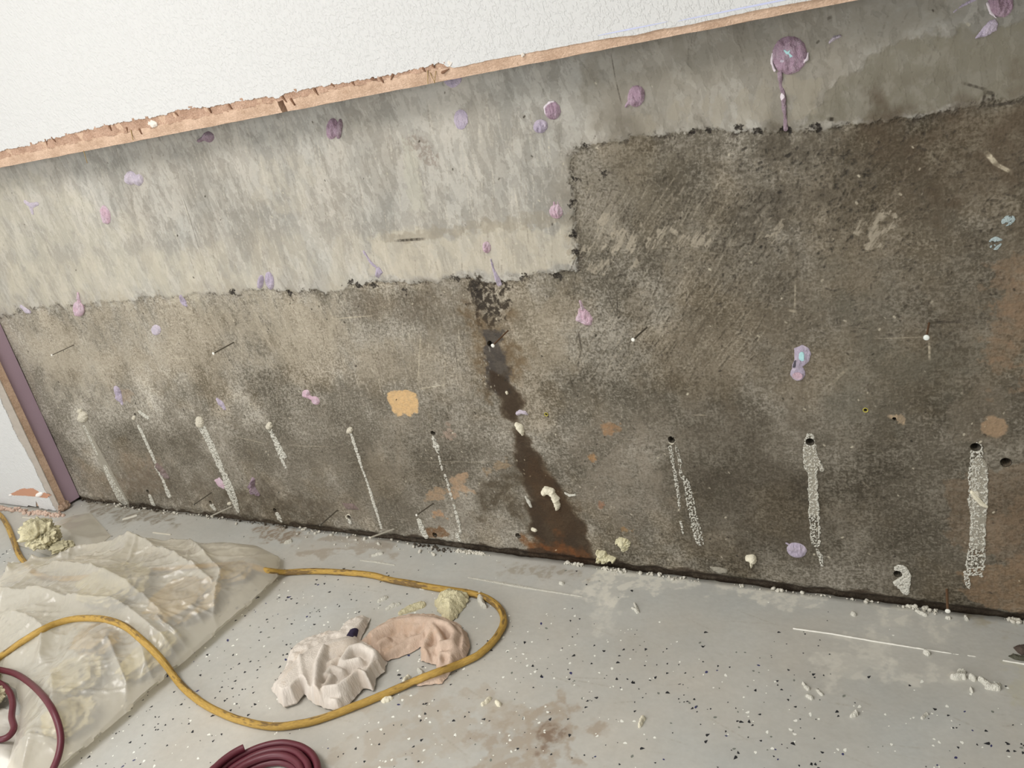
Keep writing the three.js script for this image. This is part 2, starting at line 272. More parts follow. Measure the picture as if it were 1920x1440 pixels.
wp.patch(WP([[1040, 820], [1240, 780], [1270, 960], [1180, 1010], [1100, 960]]), [124, 114, 100], 0.4, 0.04, { rag: 0.04, grain: 0.6, grainSize: 0.25 });
wp.patch(WP([[140, 860], [230, 900], [240, 940], [170, 935]]), [150, 132, 112], 0.3, 0.02, { rag: 0.02, grain: 0.6 });
wp.patch(WP([[230, 850], [300, 860], [310, 920], [240, 930]]), [146, 126, 106], 0.4, 0.02, { rag: 0.02, grain: 0.6 });
wp.patch(WP([[-40, 600], [140, 578], [430, 555], [640, 555], [660, 640], [560, 700], [300, 720], [60, 720], [0, 640]]), [160, 151, 134], 0.55, 0.05, { rag: 0.05, ragSize: 0.5, grain: 0.7, grainSize: 0.22, sx: 1.3, sy: 0.7 });
// pale trowel scrapes on the bare part
for (const P of [[[1150, 440], [1212, 425], [1190, 470], [1150, 475]], [[1120, 400], [1160, 395], [1150, 425], [1125, 430]], [[1225, 440], [1254, 436], [1240, 470], [1215, 478]], [[1190, 482], [1206, 480], [1196, 500], [1186, 500]], [[1280, 440], [1330, 430], [1330, 470], [1290, 475]], [[1440, 420], [1490, 415], [1484, 455], [1446, 458]], [[1600, 420], [1660, 410], [1660, 470], [1600, 455]], [[1060, 440], [1090, 470], [1084, 500], [1070, 480]], [[1110, 470], [1160, 470], [1140, 510], [1105, 505]]]) wp.patch(WP(P), [158, 149, 132], 0.8, 0.003, { rag: 0.02, ragSize: 0.1, grain: 0.95, grainSize: 0.11, lift: 0.0006, sx: 0.45, sy: 2.2, rot: 52 });
// dragged strokes of the trowel and the scraper
const hatch = (n, box, ang, da, len, c, al, w = 0.0011, lift = 0.0003) => { for (let i = 0; i < n; i++) { const [u, v] = wallP(rr(box[0], box[2]), rr(box[1], box[3])), a = (ang + rr(-da, da)) * Math.PI / 180, l = rr(len[0], len[1]); wp.line([u, v], [u + Math.cos(a) * l, v + Math.sin(a) * l], w * rr(0.5, 1.5), c, al * rr(0.4, 1), 0.85, lift); } };
hatch(420, [0, 250, 1060, 540], 84, 9, [0.02, 0.09], [200, 193, 178], 0.45, 0.0018); hatch(340, [0, 250, 1060, 540], 84, 10, [0.02, 0.08], [122, 114, 102], 0.38, 0.0014, -0.0004);
hatch(520, [40, 570, 900, 780], 84, 16, [0.015, 0.08], [188, 179, 162], 0.5, 0.0013); hatch(380, [40, 570, 900, 900], 86, 22, [0.01, 0.05], [78, 70, 58], 0.45, 0.0012, -0.0005); hatch(300, [260, 560, 660, 720], 118, 10, [0.02, 0.08], [190, 181, 164], 0.45, 0.0014);
hatch(340, [1060, 380, 1420, 720], 52, 9, [0.02, 0.09], [166, 157, 140], 0.5, 0.0014); hatch(300, [1060, 380, 1460, 720], 52, 12, [0.015, 0.07], [58, 51, 40], 0.55, 0.0013, -0.0006);
hatch(150, [960, 530, 1100, 700], 90, 4, [0.02, 0.09], [160, 150, 131], 0.3); hatch(150, [960, 530, 1100, 700], 1, 4, [0.02, 0.06], [100, 90, 74], 0.3);
hatch(160, [620, 600, 840, 730], 90, 5, [0.02, 0.08], [160, 151, 134], 0.28); hatch(120, [620, 600, 840, 730], 2, 5, [0.02, 0.05], [96, 88, 74], 0.28);
hatch(560, [1090, 260, 1920, 640], 40, 45, [0.006, 0.04], [140, 131, 115], 0.42, 0.0013); hatch(680, [1090, 260, 1920, 640], 40, 70, [0.005, 0.028], [44, 38, 30], 0.5, 0.0016, -0.0007); hatch(200, [1380, 280, 1640, 480], 40, 60, [0.004, 0.02], [30, 26, 20], 0.6, 0.0018, -0.001);
hatch(520, [1100, 640, 1920, 1110], 60, 90, [0.005, 0.03], [140, 130, 113], 0.4, 0.0012); hatch(420, [1100, 640, 1920, 1110], 60, 90, [0.004, 0.02], [52, 45, 35], 0.45, 0.0014, -0.0005); hatch(380, [150, 740, 1000, 985], 4, 20, [0.008, 0.05], [172, 163, 146], 0.42, 0.0012);
hatch(420, [150, 740, 1000, 985], 60, 80, [0.005, 0.03], [66, 58, 46], 0.45, 0.0013, -0.0005); hatch(90, [1100, 40, 1900, 220], 82, 25, [0.01, 0.06], [96, 89, 78], 0.35);
for (const [a, b, w, al] of [[[625, 598], [700, 592], 0.0016, 0.7], [[1492, 525], [1490, 580], 0.0016, 0.55], [[1478, 582], [1494, 584], 0.003, 0.5], [[1640, 635], [1735, 632], 0.001, 0.5], [[1742, 640], [1743, 675], 0.002, 0.75], [[1850, 287], [1868, 308], 0.004, 0.9], [[1868, 308], [1895, 322], 0.003, 0.8], [[1560, 720], [1590, 690], 0.003, 0.35], [[790, 616], [783, 730], 0.002, 0.5], [[836, 660], [832, 720], 0.001, 0.5], [[780, 730], [834, 722], 0.002, 0.55], [[320, 673], [352, 672], 0.002, 0.5], [[440, 820], [500, 832], 0.0015, 0.5], [[540, 835], [620, 838], 0.0013, 0.45], [[770, 866], [950, 866], 0.0012, 0.4], [[1300, 778], [1325, 778], 0.0012, 0.6], [[1060, 560], [1088, 552], 0.001, 0.4]]) wp.line(wallP(...a), wallP(...b), w, [190, 180, 158], al, 0.4, 0.0004);
for (const [a, b, w, al] of [[[1147, 100], [1156, 150], 0.0008, 0.55], [[1156, 150], [1167, 195], 0.0009, 0.5], [[742, 451], [798, 447], 0.0028, 0.75], [[1410, 270], [1411, 262], 0.003, 0.7], [[1083, 620], [1090, 655], 0.0022, 0.6], [[1090, 655], [1083, 690], 0.0018, 0.45], [[858, 690], [852, 640], 0.001, 0.6], [[1130, 470], [1133, 500], 0.001, 0.6], [[1135, 545], [1158, 598], 0.001, 0.5], [[1157, 550], [1158, 600], 0.0012, 0.5], [[640, 545], [634, 570], 0.001, 0.6], [[340, 355], [380, 480], 0.001, 0.4], [[1805, 155], [1850, 168], 0.0018, 0.6], [[1842, 195], [1848, 172], 0.0018, 0.75], [[1848, 172], [1862, 175], 0.0025, 0.9], [[1862, 175], [1862, 188], 0.002, 0.8], [[1845, 200], [1905, 192], 0.002, 0.7], [[1555, 223], [1565, 223], 0.003, 0.9], [[1740, 605], [1812, 604], 0.0022, 0.5], [[1555, 30], [1557, 36], 0.004, 0.4]]) wp.line(wallP(...a), wallP(...b), w, [44, 38, 30], al, 0.45, -0.001);
for (const [x, y] of [[1386, 237], [1422, 243], [1330, 243], [885, 535], [893, 545], [1045, 518], [1080, 335], [1075, 440], [1082, 470], [438, 546], [545, 549], [1130, 323], [985, 518], [1075, 380], [660, 528], [672, 533], [1100, 270], [1300, 248], [1475, 243], [1530, 240], [700, 535], [855, 520], [760, 548]]) wp.patch(WP(ell(x, y, 5, 4)), [26, 21, 16], 0.9, 0.0015, { rag: 0.008, ragSize: 0.05, grain: 0.5, grainSize: 0.03, lift: -0.002 });
// mould and wet run below the crack
wp.patch(WP([[880, 528], [950, 528], [958, 585], [940, 610], [905, 612], [882, 570]]), [48, 40, 30], 0.95, 0.01, { rag: 0.02, ragSize: 0.12, grain: 0.95, grainSize: 0.06, lift: -0.001 });
wp.patch(WP([[884, 524], [898, 524], [905, 570], [896, 590], [886, 560]]), [36, 29, 22], 0.85, 0.004, { rag: 0.01, ragSize: 0.08, grain: 0.6, grainSize: 0.05 });
wp.patch(WP([[872, 590], [960, 600], [985, 660], [980, 700], [960, 720], [915, 730], [890, 680]]), [92, 72, 46], 0.6, 0.03, { rag: 0.03, grain: 0.55, grainSize: 0.12 });
wp.patch(WP([[905, 620], [940, 625], [952, 700], [962, 742], [930, 742], [912, 700]]), [62, 57, 53], 0.9, 0.008, { rag: 0.012, ragSize: 0.15, grain: 0.2 });
wp.patch(WP([[912, 690], [958, 690], [975, 770], [1002, 845], [1050, 912], [1085, 965], [1108, 1020], [1122, 1062], [1000, 1044], [990, 975], [975, 900], [955, 800], [930, 745]]), [50, 36, 20], 0.93, 0.01, { rag: 0.016, ragSize: 0.35, grain: 0.12, grainSize: 0.3 });
wp.patch(WP([[975, 800], [1000, 850], [1055, 920], [1090, 985], [1060, 1010], [1000, 960], [985, 880]]), [70, 47, 22], 0.45, 0.02, { rag: 0.02, grain: 0.4, grainSize: 0.2 });
wp.patch(WP([[975, 1012], [1050, 1008], [1100, 1030], [1120, 1066], [1060, 1056], [990, 1042]]), [112, 66, 28], 0.8, 0.012, { rag: 0.02, grain: 0.4, grainSize: 0.12 });
for (const P of [[[905, 905], [950, 890], [985, 895], [975, 915], [935, 925], [925, 965], [900, 972], [905, 940]], [[960, 930], [985, 940], [975, 965], [955, 955]]]) wp.patch(WP(P), [62, 51, 35], 0.6, 0.015, { rag: 0.02, grain: 0.5 });
// wet dark foot of the wall; the lowest band paints in the shaded floor gap
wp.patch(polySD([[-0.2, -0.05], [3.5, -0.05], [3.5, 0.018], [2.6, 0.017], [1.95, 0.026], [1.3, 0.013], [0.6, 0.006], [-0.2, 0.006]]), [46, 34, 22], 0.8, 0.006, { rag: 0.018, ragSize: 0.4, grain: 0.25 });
wp.patch(polySD([[0.8, 0.0], [1.25, 0.0], [1.25, 0.09], [1.0, 0.13], [0.8, 0.07]]), [66, 56, 42], 0.5, 0.03, { rag: 0.04, grain: 0.6 });
wp.patch(WP([[240, 870], [370, 900], [440, 940], [440, 965], [160, 940]]), [78, 68, 54], 0.4, 0.03, { rag: 0.03, grain: 0.6 });
// rusty and sandy blotches
for (const [P, c, a] of [[ell(1146, 803, 11, 15, 20), [150, 114, 80], 0.75], [ell(1107, 857, 4, 4), [170, 124, 78], 0.7], [ell(1125, 951, 4, 4), [150, 100, 72], 0.6], [ell(1175, 992, 10, 4), [160, 118, 70], 0.6], [[[845, 898], [862, 884], [878, 884], [873, 908], [886, 922], [865, 924], [862, 934], [850, 932], [848, 915]], [168, 138, 108], 0.75], [[[800, 925], [815, 914], [838, 922], [832, 934], [812, 938], [802, 948], [794, 942]], [164, 136, 106], 0.7], [[[812, 960], [838, 960], [836, 972], [814, 970]], [176, 136, 100], 0.7], [[[905, 884], [940, 868], [950, 864], [955, 872], [942, 880], [930, 890], [912, 892]], [150, 126, 96], 0.6], [[[1672, 782], [1680, 779], [1690, 780], [1697, 788], [1694, 796], [1680, 796]], [172, 150, 122], 0.85], [[[1855, 500], [1930, 470], [1930, 590], [1912, 620], [1880, 560], [1860, 520]], [128, 106, 84], 0.55], [[[1870, 580], [1930, 570], [1930, 650], [1860, 700], [1850, 660]], [120, 98, 76], 0.45], [[[1800, 1075], [1930, 1040], [1930, 1160], [1840, 1140], [1800, 1110]], [140, 112, 84], 0.55], [[[1780, 900], [1930, 860], [1930, 1000], [1820, 1060], [1780, 1000]], [116, 94, 72], 0.4], [[[1840, 980], [1930, 930], [1930, 1080], [1870, 1060]], [128, 106, 84], 0.4], [ell(820, 1000, 18, 12), [104, 70, 40], 0.7], [ell(840, 810, 14, 12), [164, 140, 124], 0.6], [ell(232, 740, 18, 10), [150, 130, 110], 0.5], [[[1770, 760], [1850, 720], [1890, 740], [1880, 830], [1800, 830]], [122, 112, 98], 0.35]]) wp.patch(WP(P), c, a, 0.004, { rag: 0.012, ragSize: 0.12, grain: 0.3, grainSize: 0.06 });
for (let i = 0; i < 46; i++) { const [u, v] = wallP(rr(1840, 1930), rr(480, 760)); wp.patch(strokeSD([[u, v, 0.004 * rr(0.5, 1.6)], [u + rr(0.004, 0.03), v + rr(-0.006, 0.006), 0.003]]), [128, 106, 84], 0.35, 0.002, { rag: 0.006, ragSize: 0.05 }); }
for (const [P, c, a] of [[[[725, 738], [738, 730], [760, 729], [781, 738], [784, 754], [781, 774], [768, 779], [746, 779], [738, 768], [728, 752]], [205, 170, 122], 0.95], [ell(1862, 799, 24, 21), [152, 127, 100], 0.85]]) wp.patch(WP(P), c, a, 0.003, { rag: 0.005, ragSize: 0.12, grain: 0.12, grainSize: 0.05 });
// a fleck of pitted air holes and pepper marks
wp.patch(WP([[770, 258], [800, 262], [818, 290], [812, 305], [796, 302], [778, 275]]), [120, 108, 98], 0.5, 0.01, { rag: 0.02, grain: 0.9, grainSize: 0.05 });
for (let i = 0; i < 900; i++) { const u = rr(-0.05, 3.2), v = rr(0.02, 1.25), w = rr(0.0006, 0.0022), up = skimSD(u, v) > 0; if (up && rnd() < 0.7) continue; wp.patch(strokeSD([[u, v, w], [u + rr(-0.003, 0.003), v + 0.002, w]]), rnd() < 0.55 ? [40, 34, 26] : [196, 188, 168], rr(0.3, 0.8), 0.0008, { rag: 0 }); }
for (let i = 0; i < 60; i++) { const t = rnd(), [u, v] = wallP(lerp(905, 960, t * 0.6) + rr(-14, 14), lerp(618, 1010, t)); wp.patch(strokeSD([[u, v, 0.0008], [u, v - 0.003, 0.0008]]), [206, 204, 198], rr(0.3, 0.8), 0.0008, { rag: 0 }); }

// drill holes: [px, py, radius in metres, depth]
const HOLES = [[812, 812, 0.0075], [1519, 828, 0.0085], [1886, 866, 0.0098], [1683, 1077, 0.0085], [815, 1003, 0.008], [971, 1005, 0.0085], [515, 957, 0.0075], [394, 943, 0.0075], [276, 922, 0.0075], [919, 645, 0.0085], [1677, 785, 0.0042], [1259, 824, 0.0085], [1024, 777, 0.0035], [1623, 768, 0.0035], [1829, 838, 0.009], [254, 777, 0.0055], [654, 970, 0.007], [1408, 1046, 0.008]].map(([x, y, r]) => [...wallP(x, y), r]);
const wall_back = new THREE.Group();
addThing(wall_back, 'wall_back', 'bare mottled concrete wall with broken skim coat and a brown wet stain', 'wall', null, 'structure');
const wallZ = (u, v) => { const d = skimD(u, v); return 0.0036 * sm(-0.003, 0.0035, d) + 0.002 * S(TA, u, v, 0.6) * sm(0.06, -0.02, d) + 0.0012 * S(TA, u, v, 1.3) - lerp(0.004, 0.011, sm(0.9, 1.7, u)) * sm(0.018 + 0.01 * S(TA, u, 0.3, 0.4), 0.005, v); };
function wallPanel(ua, ub, cell) {
  const nx = Math.round((ub - ua) / cell), ny = Math.round((WHT * WRES - 0.0) / cell), pos = new Float32Array((nx + 1) * (ny + 1) * 3), uv = new Float32Array((nx + 1) * (ny + 1) * 2), state = new Uint8Array((nx + 1) * (ny + 1)), idx = [];
  for (let j = 0; j <= ny; j++) for (let i = 0; i <= nx; i++) {
    let u = ua + (ub - ua) * i / nx, v = WY0 + WHT * WRES * j / ny; const k = j * (nx + 1) + i;
    for (const [hx, hy, r] of HOLES) { const dx = u - hx, dy = v - hy, d = Math.hypot(dx, dy); if (d < r - cell * 0.6) state[k] = 2; else if (d < r + cell * 0.55) { state[k] = 1; u = hx + dx / d * r; v = hy + dy / d * r; } }
    pos[k * 3] = u; pos[k * 3 + 1] = v; pos[k * 3 + 2] = wallZ(u, v); uv[k * 2] = (u - WX0) / (PW * WRES); uv[k * 2 + 1] = (v - WY0) / (WHT * WRES);
  }
  for (let j = 0; j < ny; j++) for (let i = 0; i < nx; i++) { const k = j * (nx + 1) + i; for (const t of [[k, k + 1, k + nx + 2], [k, k + nx + 2, k + nx + 1]]) if (!t.every((q) => state[q])) idx.push(...t); }
  const g = new THREE.BufferGeometry(); g.setAttribute('position', new THREE.BufferAttribute(pos, 3)); g.setAttribute('uv', new THREE.BufferAttribute(uv, 2)); g.setIndex(idx); g.computeVertexNormals(); return g;
}
const wallMats = [0, 1].map((i) => new THREE.MeshStandardMaterial({ map: wp.colorTex(i * PW, PW), bumpMap: wp.bumpTex(i * PW, PW, 0.01), bumpScale: 0.01, roughness: 0.88, side: THREE.DoubleSide }));
for (const t of [wallMats[1].map, wallMats[1].bumpMap]) t.offset.set(-1, 0);
const XM = WX0 + PW * WRES, XR = WX0 + 2 * PW * WRES;
mesh(wallPanel(WX0, XM, 0.004), wallMats[0], 'concrete_surface', wall_back);
mesh(wallPanel(XM, XR, 0.004), wallMats[1], 'concrete_surface', wall_back);
mesh(wallPanel(XR, XR + PW * WRES, 0.02), wallMats[1], 'concrete_surface', wall_back);
{ const back = new THREE.BoxGeometry(7.4, 3.2, 0.1); back.translate(1.2, 1.35, -0.2); mesh(back, std(0x77736a, 0.95), 'concrete_core', wall_back); }
for (const [x, y, r] of HOLES) {
  const g = new THREE.CylinderGeometry(r, r * 0.92, 0.09, 18, 4, true); g.rotateX(-Math.PI / 2); g.translate(x, y, wallZ(x + r, y) - 0.0455);
  const end = new THREE.CircleGeometry(r, 18); end.translate(x, y, -0.088); const m = mergeGeometries([g, end]), p = m.attributes.position; for (let i = 0; i < p.count; i++) m.attributes.uv.setXY(i, (x + (p.getX(i) - x) * 2.2 - WX0) / (PW * WRES), (y + (p.getY(i) - y) * 2.2 + p.getZ(i) * 0.4 - WY0) / (WHT * WRES)); mesh(m, wallMats[x < XM ? 0 : 1], 'drill_hole', wall_back);
}
// ---------------------------------------------------------------- the plasterboard lining with its cut-away opening
const ZF = 0.095, CUT = 1.2205, LIN_X = -2.3, RIGHT_X = 5.0, TOP_Y = 2.68;
const orangePeel = grayTexture(512, (x, y) => { const n = S(TB, x * 0.9 + 0.25 * y, y * 0.55, 0.62) * 0.9 + S(TC, x + 0.2 * y, y * 0.6, 0.3) * 0.5; return 0.5 + 0.75 * sm(-0.2, 0.45, n) - 0.4 + 0.12 * S(TB, x, y, 0.25); }, 1 / 0.34);
const paintMat = new THREE.MeshStandardMaterial({ color: 0xcbcbca, roughness: 0.6, bumpMap: orangePeel, bumpScale: 0.001 });
const gypsumTex = colorTexture(256, (x, y) => { const n = S(TA, x, y, 1) * 16 + S(TB, x, y, 0.7) * 12; return [194 + n, 165 + n, 142 + n]; }, 1 / 0.3);
const gypsumBump = grayTexture(256, (x, y) => 0.5 + 0.35 * S(TA, x, y, 0.7) + 0.2 * S(TB, x, y, 0.5), 1 / 0.2);
const gypsumMat = new THREE.MeshStandardMaterial({ map: gypsumTex, bumpMap: gypsumBump, bumpScale: 0.002, roughness: 0.95 });
const kraftTex = colorTexture(256, (x, y) => { const n = S(TA, x, y, 1) * 22 + S(TB, x, y, 0.5) * 16; return [174 + n, 143 + n, 122 + n]; }, 1 / 0.25);
const kraftMat = new THREE.MeshStandardMaterial({ map: kraftTex, bumpMap: gypsumBump, bumpScale: 0.003, roughness: 0.95 });
const purpleMat = new THREE.MeshStandardMaterial({ color: 0xad96a4, roughness: 0.85, bumpMap: gypsumBump, bumpScale: 0.0006 });
const lining = addThing(new THREE.Group(), 'wall_upper', 'white textured plasterboard lining cut away in a ragged tan edge', 'wall', null, 'structure');
const box = (x0, x1, y0, y1, z0, z1) => { const g = new THREE.BoxGeometry(x1 - x0, y1 - y0, z1 - z0); g.translate((x0 + x1) / 2, (y0 + y1) / 2, (z0 + z1) / 2); const p = g.attributes.position, n = g.attributes.normal, uv = g.attributes.uv; for (let i = 0; i < p.count; i++) { const ax = Math.abs(n.getX(i)), ay = Math.abs(n.getY(i)); uv.setXY(i, ax > 0.5 ? p.getZ(i) : p.getX(i), ay > 0.5 ? p.getZ(i) : p.getY(i)); } return g; };
// gypsum core
mesh(mergeGeometries([box(LIN_X, RIGHT_X, 1.246, TOP_Y, 0.064, 0.0915), box(LIN_X, 0.011, 0.012, 1.246, 0.064, 0.0915)]), gypsumMat, 'gypsum_core', lining);
mesh(mergeGeometries([box(LIN_X, RIGHT_X, 1.224, TOP_Y, 0.0605, 0.064), box(LIN_X, 0.006, 0.012, 1.246, 0.0605, 0.064)]), purpleMat, 'purple_paper', lining);
// the ragged lower strip of the cut edge, broken once
{ const gx0 = wallP(526, 205, 0.09)[0], gx1 = wallP(537, 203, 0.09)[0];
  for (const [a, b] of [[0.0, gx0], [gx1, RIGHT_X]]) {
    const n = Math.round((b - a) / 0.012), g = new THREE.BoxGeometry(b - a, 0.0265, 0.028, n, 3, 2), p = g.attributes.position; g.translate((a + b) / 2, CUT + 0.0132, 0.0788);
    for (let i = 0; i < p.count; i++) { const x = p.getX(i), y = p.getY(i), z = p.getZ(i); const k = sm(CUT + 0.02, CUT, y); if (z > 0.085) p.setZ(i, z - 0.005 * k + 0.0012 * S(TA, x, y, 0.25)); p.setY(i, y + 0.0012 * S(TA, x, z, 0.3) * k); }
    const uv = g.attributes.uv; for (let i = 0; i < p.count; i++) uv.setXY(i, p.getX(i), p.getY(i) + p.getZ(i)); g.computeVertexNormals(); mesh(g, gypsumMat, 'cut_edge', lining);
  } }
const LP = (P, z = ZF) => P.map(([x, y]) => wallP(x, y, z));
// white painted face: ragged lower margin (denser noise where the paper was torn)
const marginPx = [[-30, 290], [0, 283], [40, 276], [80, 266], [120, 255], [160, 245], [200, 236], [240, 228], [290, 221], [330, 208], [370, 203], [410, 198], [450, 190], [480, 184], [500, 182], [520, 184], [532, 176], [560, 170], [600, 162], [640, 156], [680, 150], [720, 142], [760, 134], [800, 126], [822, 117], [838, 124], [850, 127], [870, 124], [920, 112], [960, 105], [1010, 96], [1060, 86], [1110, 77], [1160, 69], [1190, 66], [1230, 56], [1280, 49], [1330, 38], [1380, 27], [1440, 15], [1510, 2], [1600, -16], [1800, -58], [2000, -98]];
const margin = LP(marginPx);
const tornPx = [[-40, 770], [-10, 735], [0, 749], [11, 772], [30, 815], [44, 838], [64, 877], [86, 924], [107, 960]];
const sidePts = LP([[0, 749], [11, 772], [30, 816], [44, 839], [64, 877], [86, 924], [106, 960]]);
{ const poly = [[LIN_X, 0.004], [sidePts[6][0] - 0.001, 0.004], ...sidePts.slice().reverse().map(([x, y]) => [x, Math.max(y, 0.006)]), [-0.006, 0.6], [-0.006, margin[0][1] + 0.004], [0.3, margin[0][1] + 0.004], ...margin.slice(1), [RIGHT_X, margin[margin.length - 1][1]], [RIGHT_X, 1.4], [LIN_X, 1.4]];
  const sd = polySD(poly);
  const near = (u, v) => { const torn = u < 2.06 ? 1 : 0.25; const d = sd(u, v); return d + torn * (0.0035 * S(TA, u, v, 0.14) + 0.002 * S(TC, u, v, 0.04)); };
  const strip = (fu0, fv0, fu1, fv1, cell) => { const f = (u, v) => Math.min(near(u, v), u - fu0, fu1 - u, v - fv0, fv1 - v); f.box = [fu0, fv0, fu1, fv1]; return relief(f, cell, () => 0.003 + 0, onWall(0.0918), { pad: 0, drop: 0 }); };
  // above the margin, a band along it, the narrow strip beside the opening, and the rest as plain sheets
  mesh(mergeGeometries([strip(0.0, 1.2, 3.4, 1.32, 0.0028), strip(-0.12, 0.0, 0.0, 1.32, 0.0028), strip(LIN_X, 0.0, -0.12, 1.32, 0.06), strip(3.4, 1.2, RIGHT_X, 1.32, 0.04)].concat([(() => { const g = new THREE.PlaneGeometry(RIGHT_X - LIN_X, TOP_Y - 1.32); g.translate((RIGHT_X + LIN_X) / 2, (TOP_Y + 1.32) / 2, 0.0948); const p = g.attributes.position; for (let i = 0; i < 4; i++) g.attributes.uv.setXY(i, p.getX(i), p.getY(i)); return g; })()])), paintMat, 'painted_face', lining);
  // torn kraft paper left on the gypsum along the cut
  const band = [...margin.slice(0, 33).map(([x, y]) => [x, y + 0.006]), [2.08, 1.245], [0.0, 1.245]];
  const bsd = polySD(band), bf = (u, v) => bsd(u, v) + 0.002 * S(TA, u, v, 0.1); bf.box = bsd.box;
  mesh(relief(bf, 0.003, (u, v) => 0.0022 + 0.0026 * S(TA, u, v * 0.7, 0.16) + 0.0012 * S(TC, u, v, 0.05), onWall(0.0905), { drop: -0.001 }), kraftMat, 'torn_paper_band', lining);
  // strip of torn paper down the side of the opening
  const ssd = polySD([...sidePts.map(([x, y]) => [x - 0.004, y]), [0.012, 0.01], [0.012, 0.6], [-0.004, 0.6]]), sf = (u, v) => ssd(u, v) + 0.0012 * S(TA, u, v, 0.1); sf.box = ssd.box;
  mesh(relief(sf, 0.003, (u, v) => 0.0016 + 0.0012 * S(TA, u, v, 0.1), onWall(0.0912), { drop: -0.001 }), std(0xa9a096, 0.95, { bumpMap: gypsumBump, bumpScale: 0.002 }), 'torn_paper_strip', lining);
  // peeled patch low on the lining
  const pp = polySD(LP([[20, 926], [32, 920], [42, 916], [62, 916], [70, 920], [76, 926], [84, 924], [96, 928], [88, 934], [66, 931], [40, 929], [26, 929]])), pf = (u, v) => pp(u, v) + 0.002 * S(TA, u, v, 0.06); pf.box = pp.box;
  mesh(relief(pf, 0.002, () => 0.0008, onWall(0.0948), { drop: 0 }), std(0xb98a70, 0.95, { bumpMap: gypsumBump, bumpScale: 0.001 }), 'peeled_patch', lining);
  const flap = unionSD([polySD(LP(ell(74, 927, 7, 4, -20))), polySD(LP(ell(20, 928, 3, 1.5)))]); mesh(relief(flap, 0.0015, (u, v, d) => 0.002 + Math.min(d, 0.004) * 0.8, onWall(0.095), { drop: 0 }), std(0xefe9e4, 0.8), 'paper_flap', lining);
  // fibre threads and a staple scrap left at the cut
  for (const [a, b, w] of [[[846, 122], [846, 146], 0.9], [[850, 126], [859, 144], 0.8], [[861, 123], [858, 145], 0.8], [[212, 270], [218, 292], 0.8], [[300, 232], [304, 250], 0.9]]) { const f = wallStroke([[...a, w], [...b, w]]); mesh(relief(f, 0.0008, () => 0.0012, onWall(0.0935), { drop: 0 }), std(0x9c8558, 0.9), 'fibre_thread', lining); }
  for (const [x, y, rx, ry] of [[286, 232, 9, 6], [843, 119, 4, 5], [980, 102, 4, 3]]) { const f0 = polySD(LP(ell(x, y, rx, ry, 20))), f = (u, v) => f0(u, v) + 0.002 * S(TC, u, v, 0.03); f.box = f0.box; mesh(relief(f, 0.0015, (u, v, d) => 0.0025 + 0.003 * S(TA, u, v, 0.05) + Math.min(d, 0.004) * 0.5, onWall(0.0935), { drop: -0.001 }), std(0xded6cc, 0.9), 'paper_scrap', lining); }
  // nicks where the paper tore: dark wedge-shaped chips of lifted board
  for (const [x, y, l, a] of [[86, 262, 12, 70], [98, 258, 10, 50], [205, 237, 9, 60], [238, 240, 8, 75], [262, 243, 9, 65], [330, 212, 7, 50], [392, 204, 9, 60], [430, 197, 9, 55], [530, 182, 12, 50], [546, 186, 13, 60], [590, 168, 12, 55], [623, 158, 6, 40], [662, 155, 6, 50], [698, 148, 10, 10], [714, 146, 10, 60], [737, 140, 10, 110], [794, 128, 7, 60], [812, 122, 6, 60], [830, 136, 14, -30]]) { const t = a * Math.PI / 180, f = strokeSD([[...wallP(x, y, 0.093), 0.0028], [...wallP(x + Math.cos(t) * l, y + Math.sin(t) * l, 0.093), 0.0008]]); mesh(relief(f, 0.0012, (u, v, d) => 0.003 + d * 0.6, onWall(0.092), { drop: -0.002 }), std(0x7d5d48, 0.95), 'torn_nick', lining); }
  { const f = strokeSD([[...wallP(1120, 66, ZF), 0.0012], [...wallP(1300, 33, ZF), 0.0014], [...wallP(1520, -10, ZF), 0.0014]]); mesh(relief(f, 0.003, () => 0.0004, onWall(0.0949), { drop: 0 }), std(0xc3c8e6, 0.9), 'chalk_line', lining); }
}
// end board of the cavity, faced with purple paper
mesh(box(-0.025, 0.0, 0.01, 1.3, 0.003, 0.0605), purpleMat, 'purple_end_board', lining);
// broken lump of gypsum at the foot of the cut
{ const g = new THREE.IcosahedronGeometry(0.018, 3), p = g.attributes.position; for (let i = 0; i < p.count; i++) { const v = new THREE.Vector3().fromBufferAttribute(p, i), k = 1 + 0.35 * S(TA, v.x + v.y, v.z, 0.03); p.setXYZ(i, 0.012 + v.x * 0.7 * k, 0.017 + v.y * 0.95 * k, 0.076 + v.z * 1.2 * k); } g.computeVertexNormals(); mesh(g, gypsumMat, 'broken_lump', lining); }

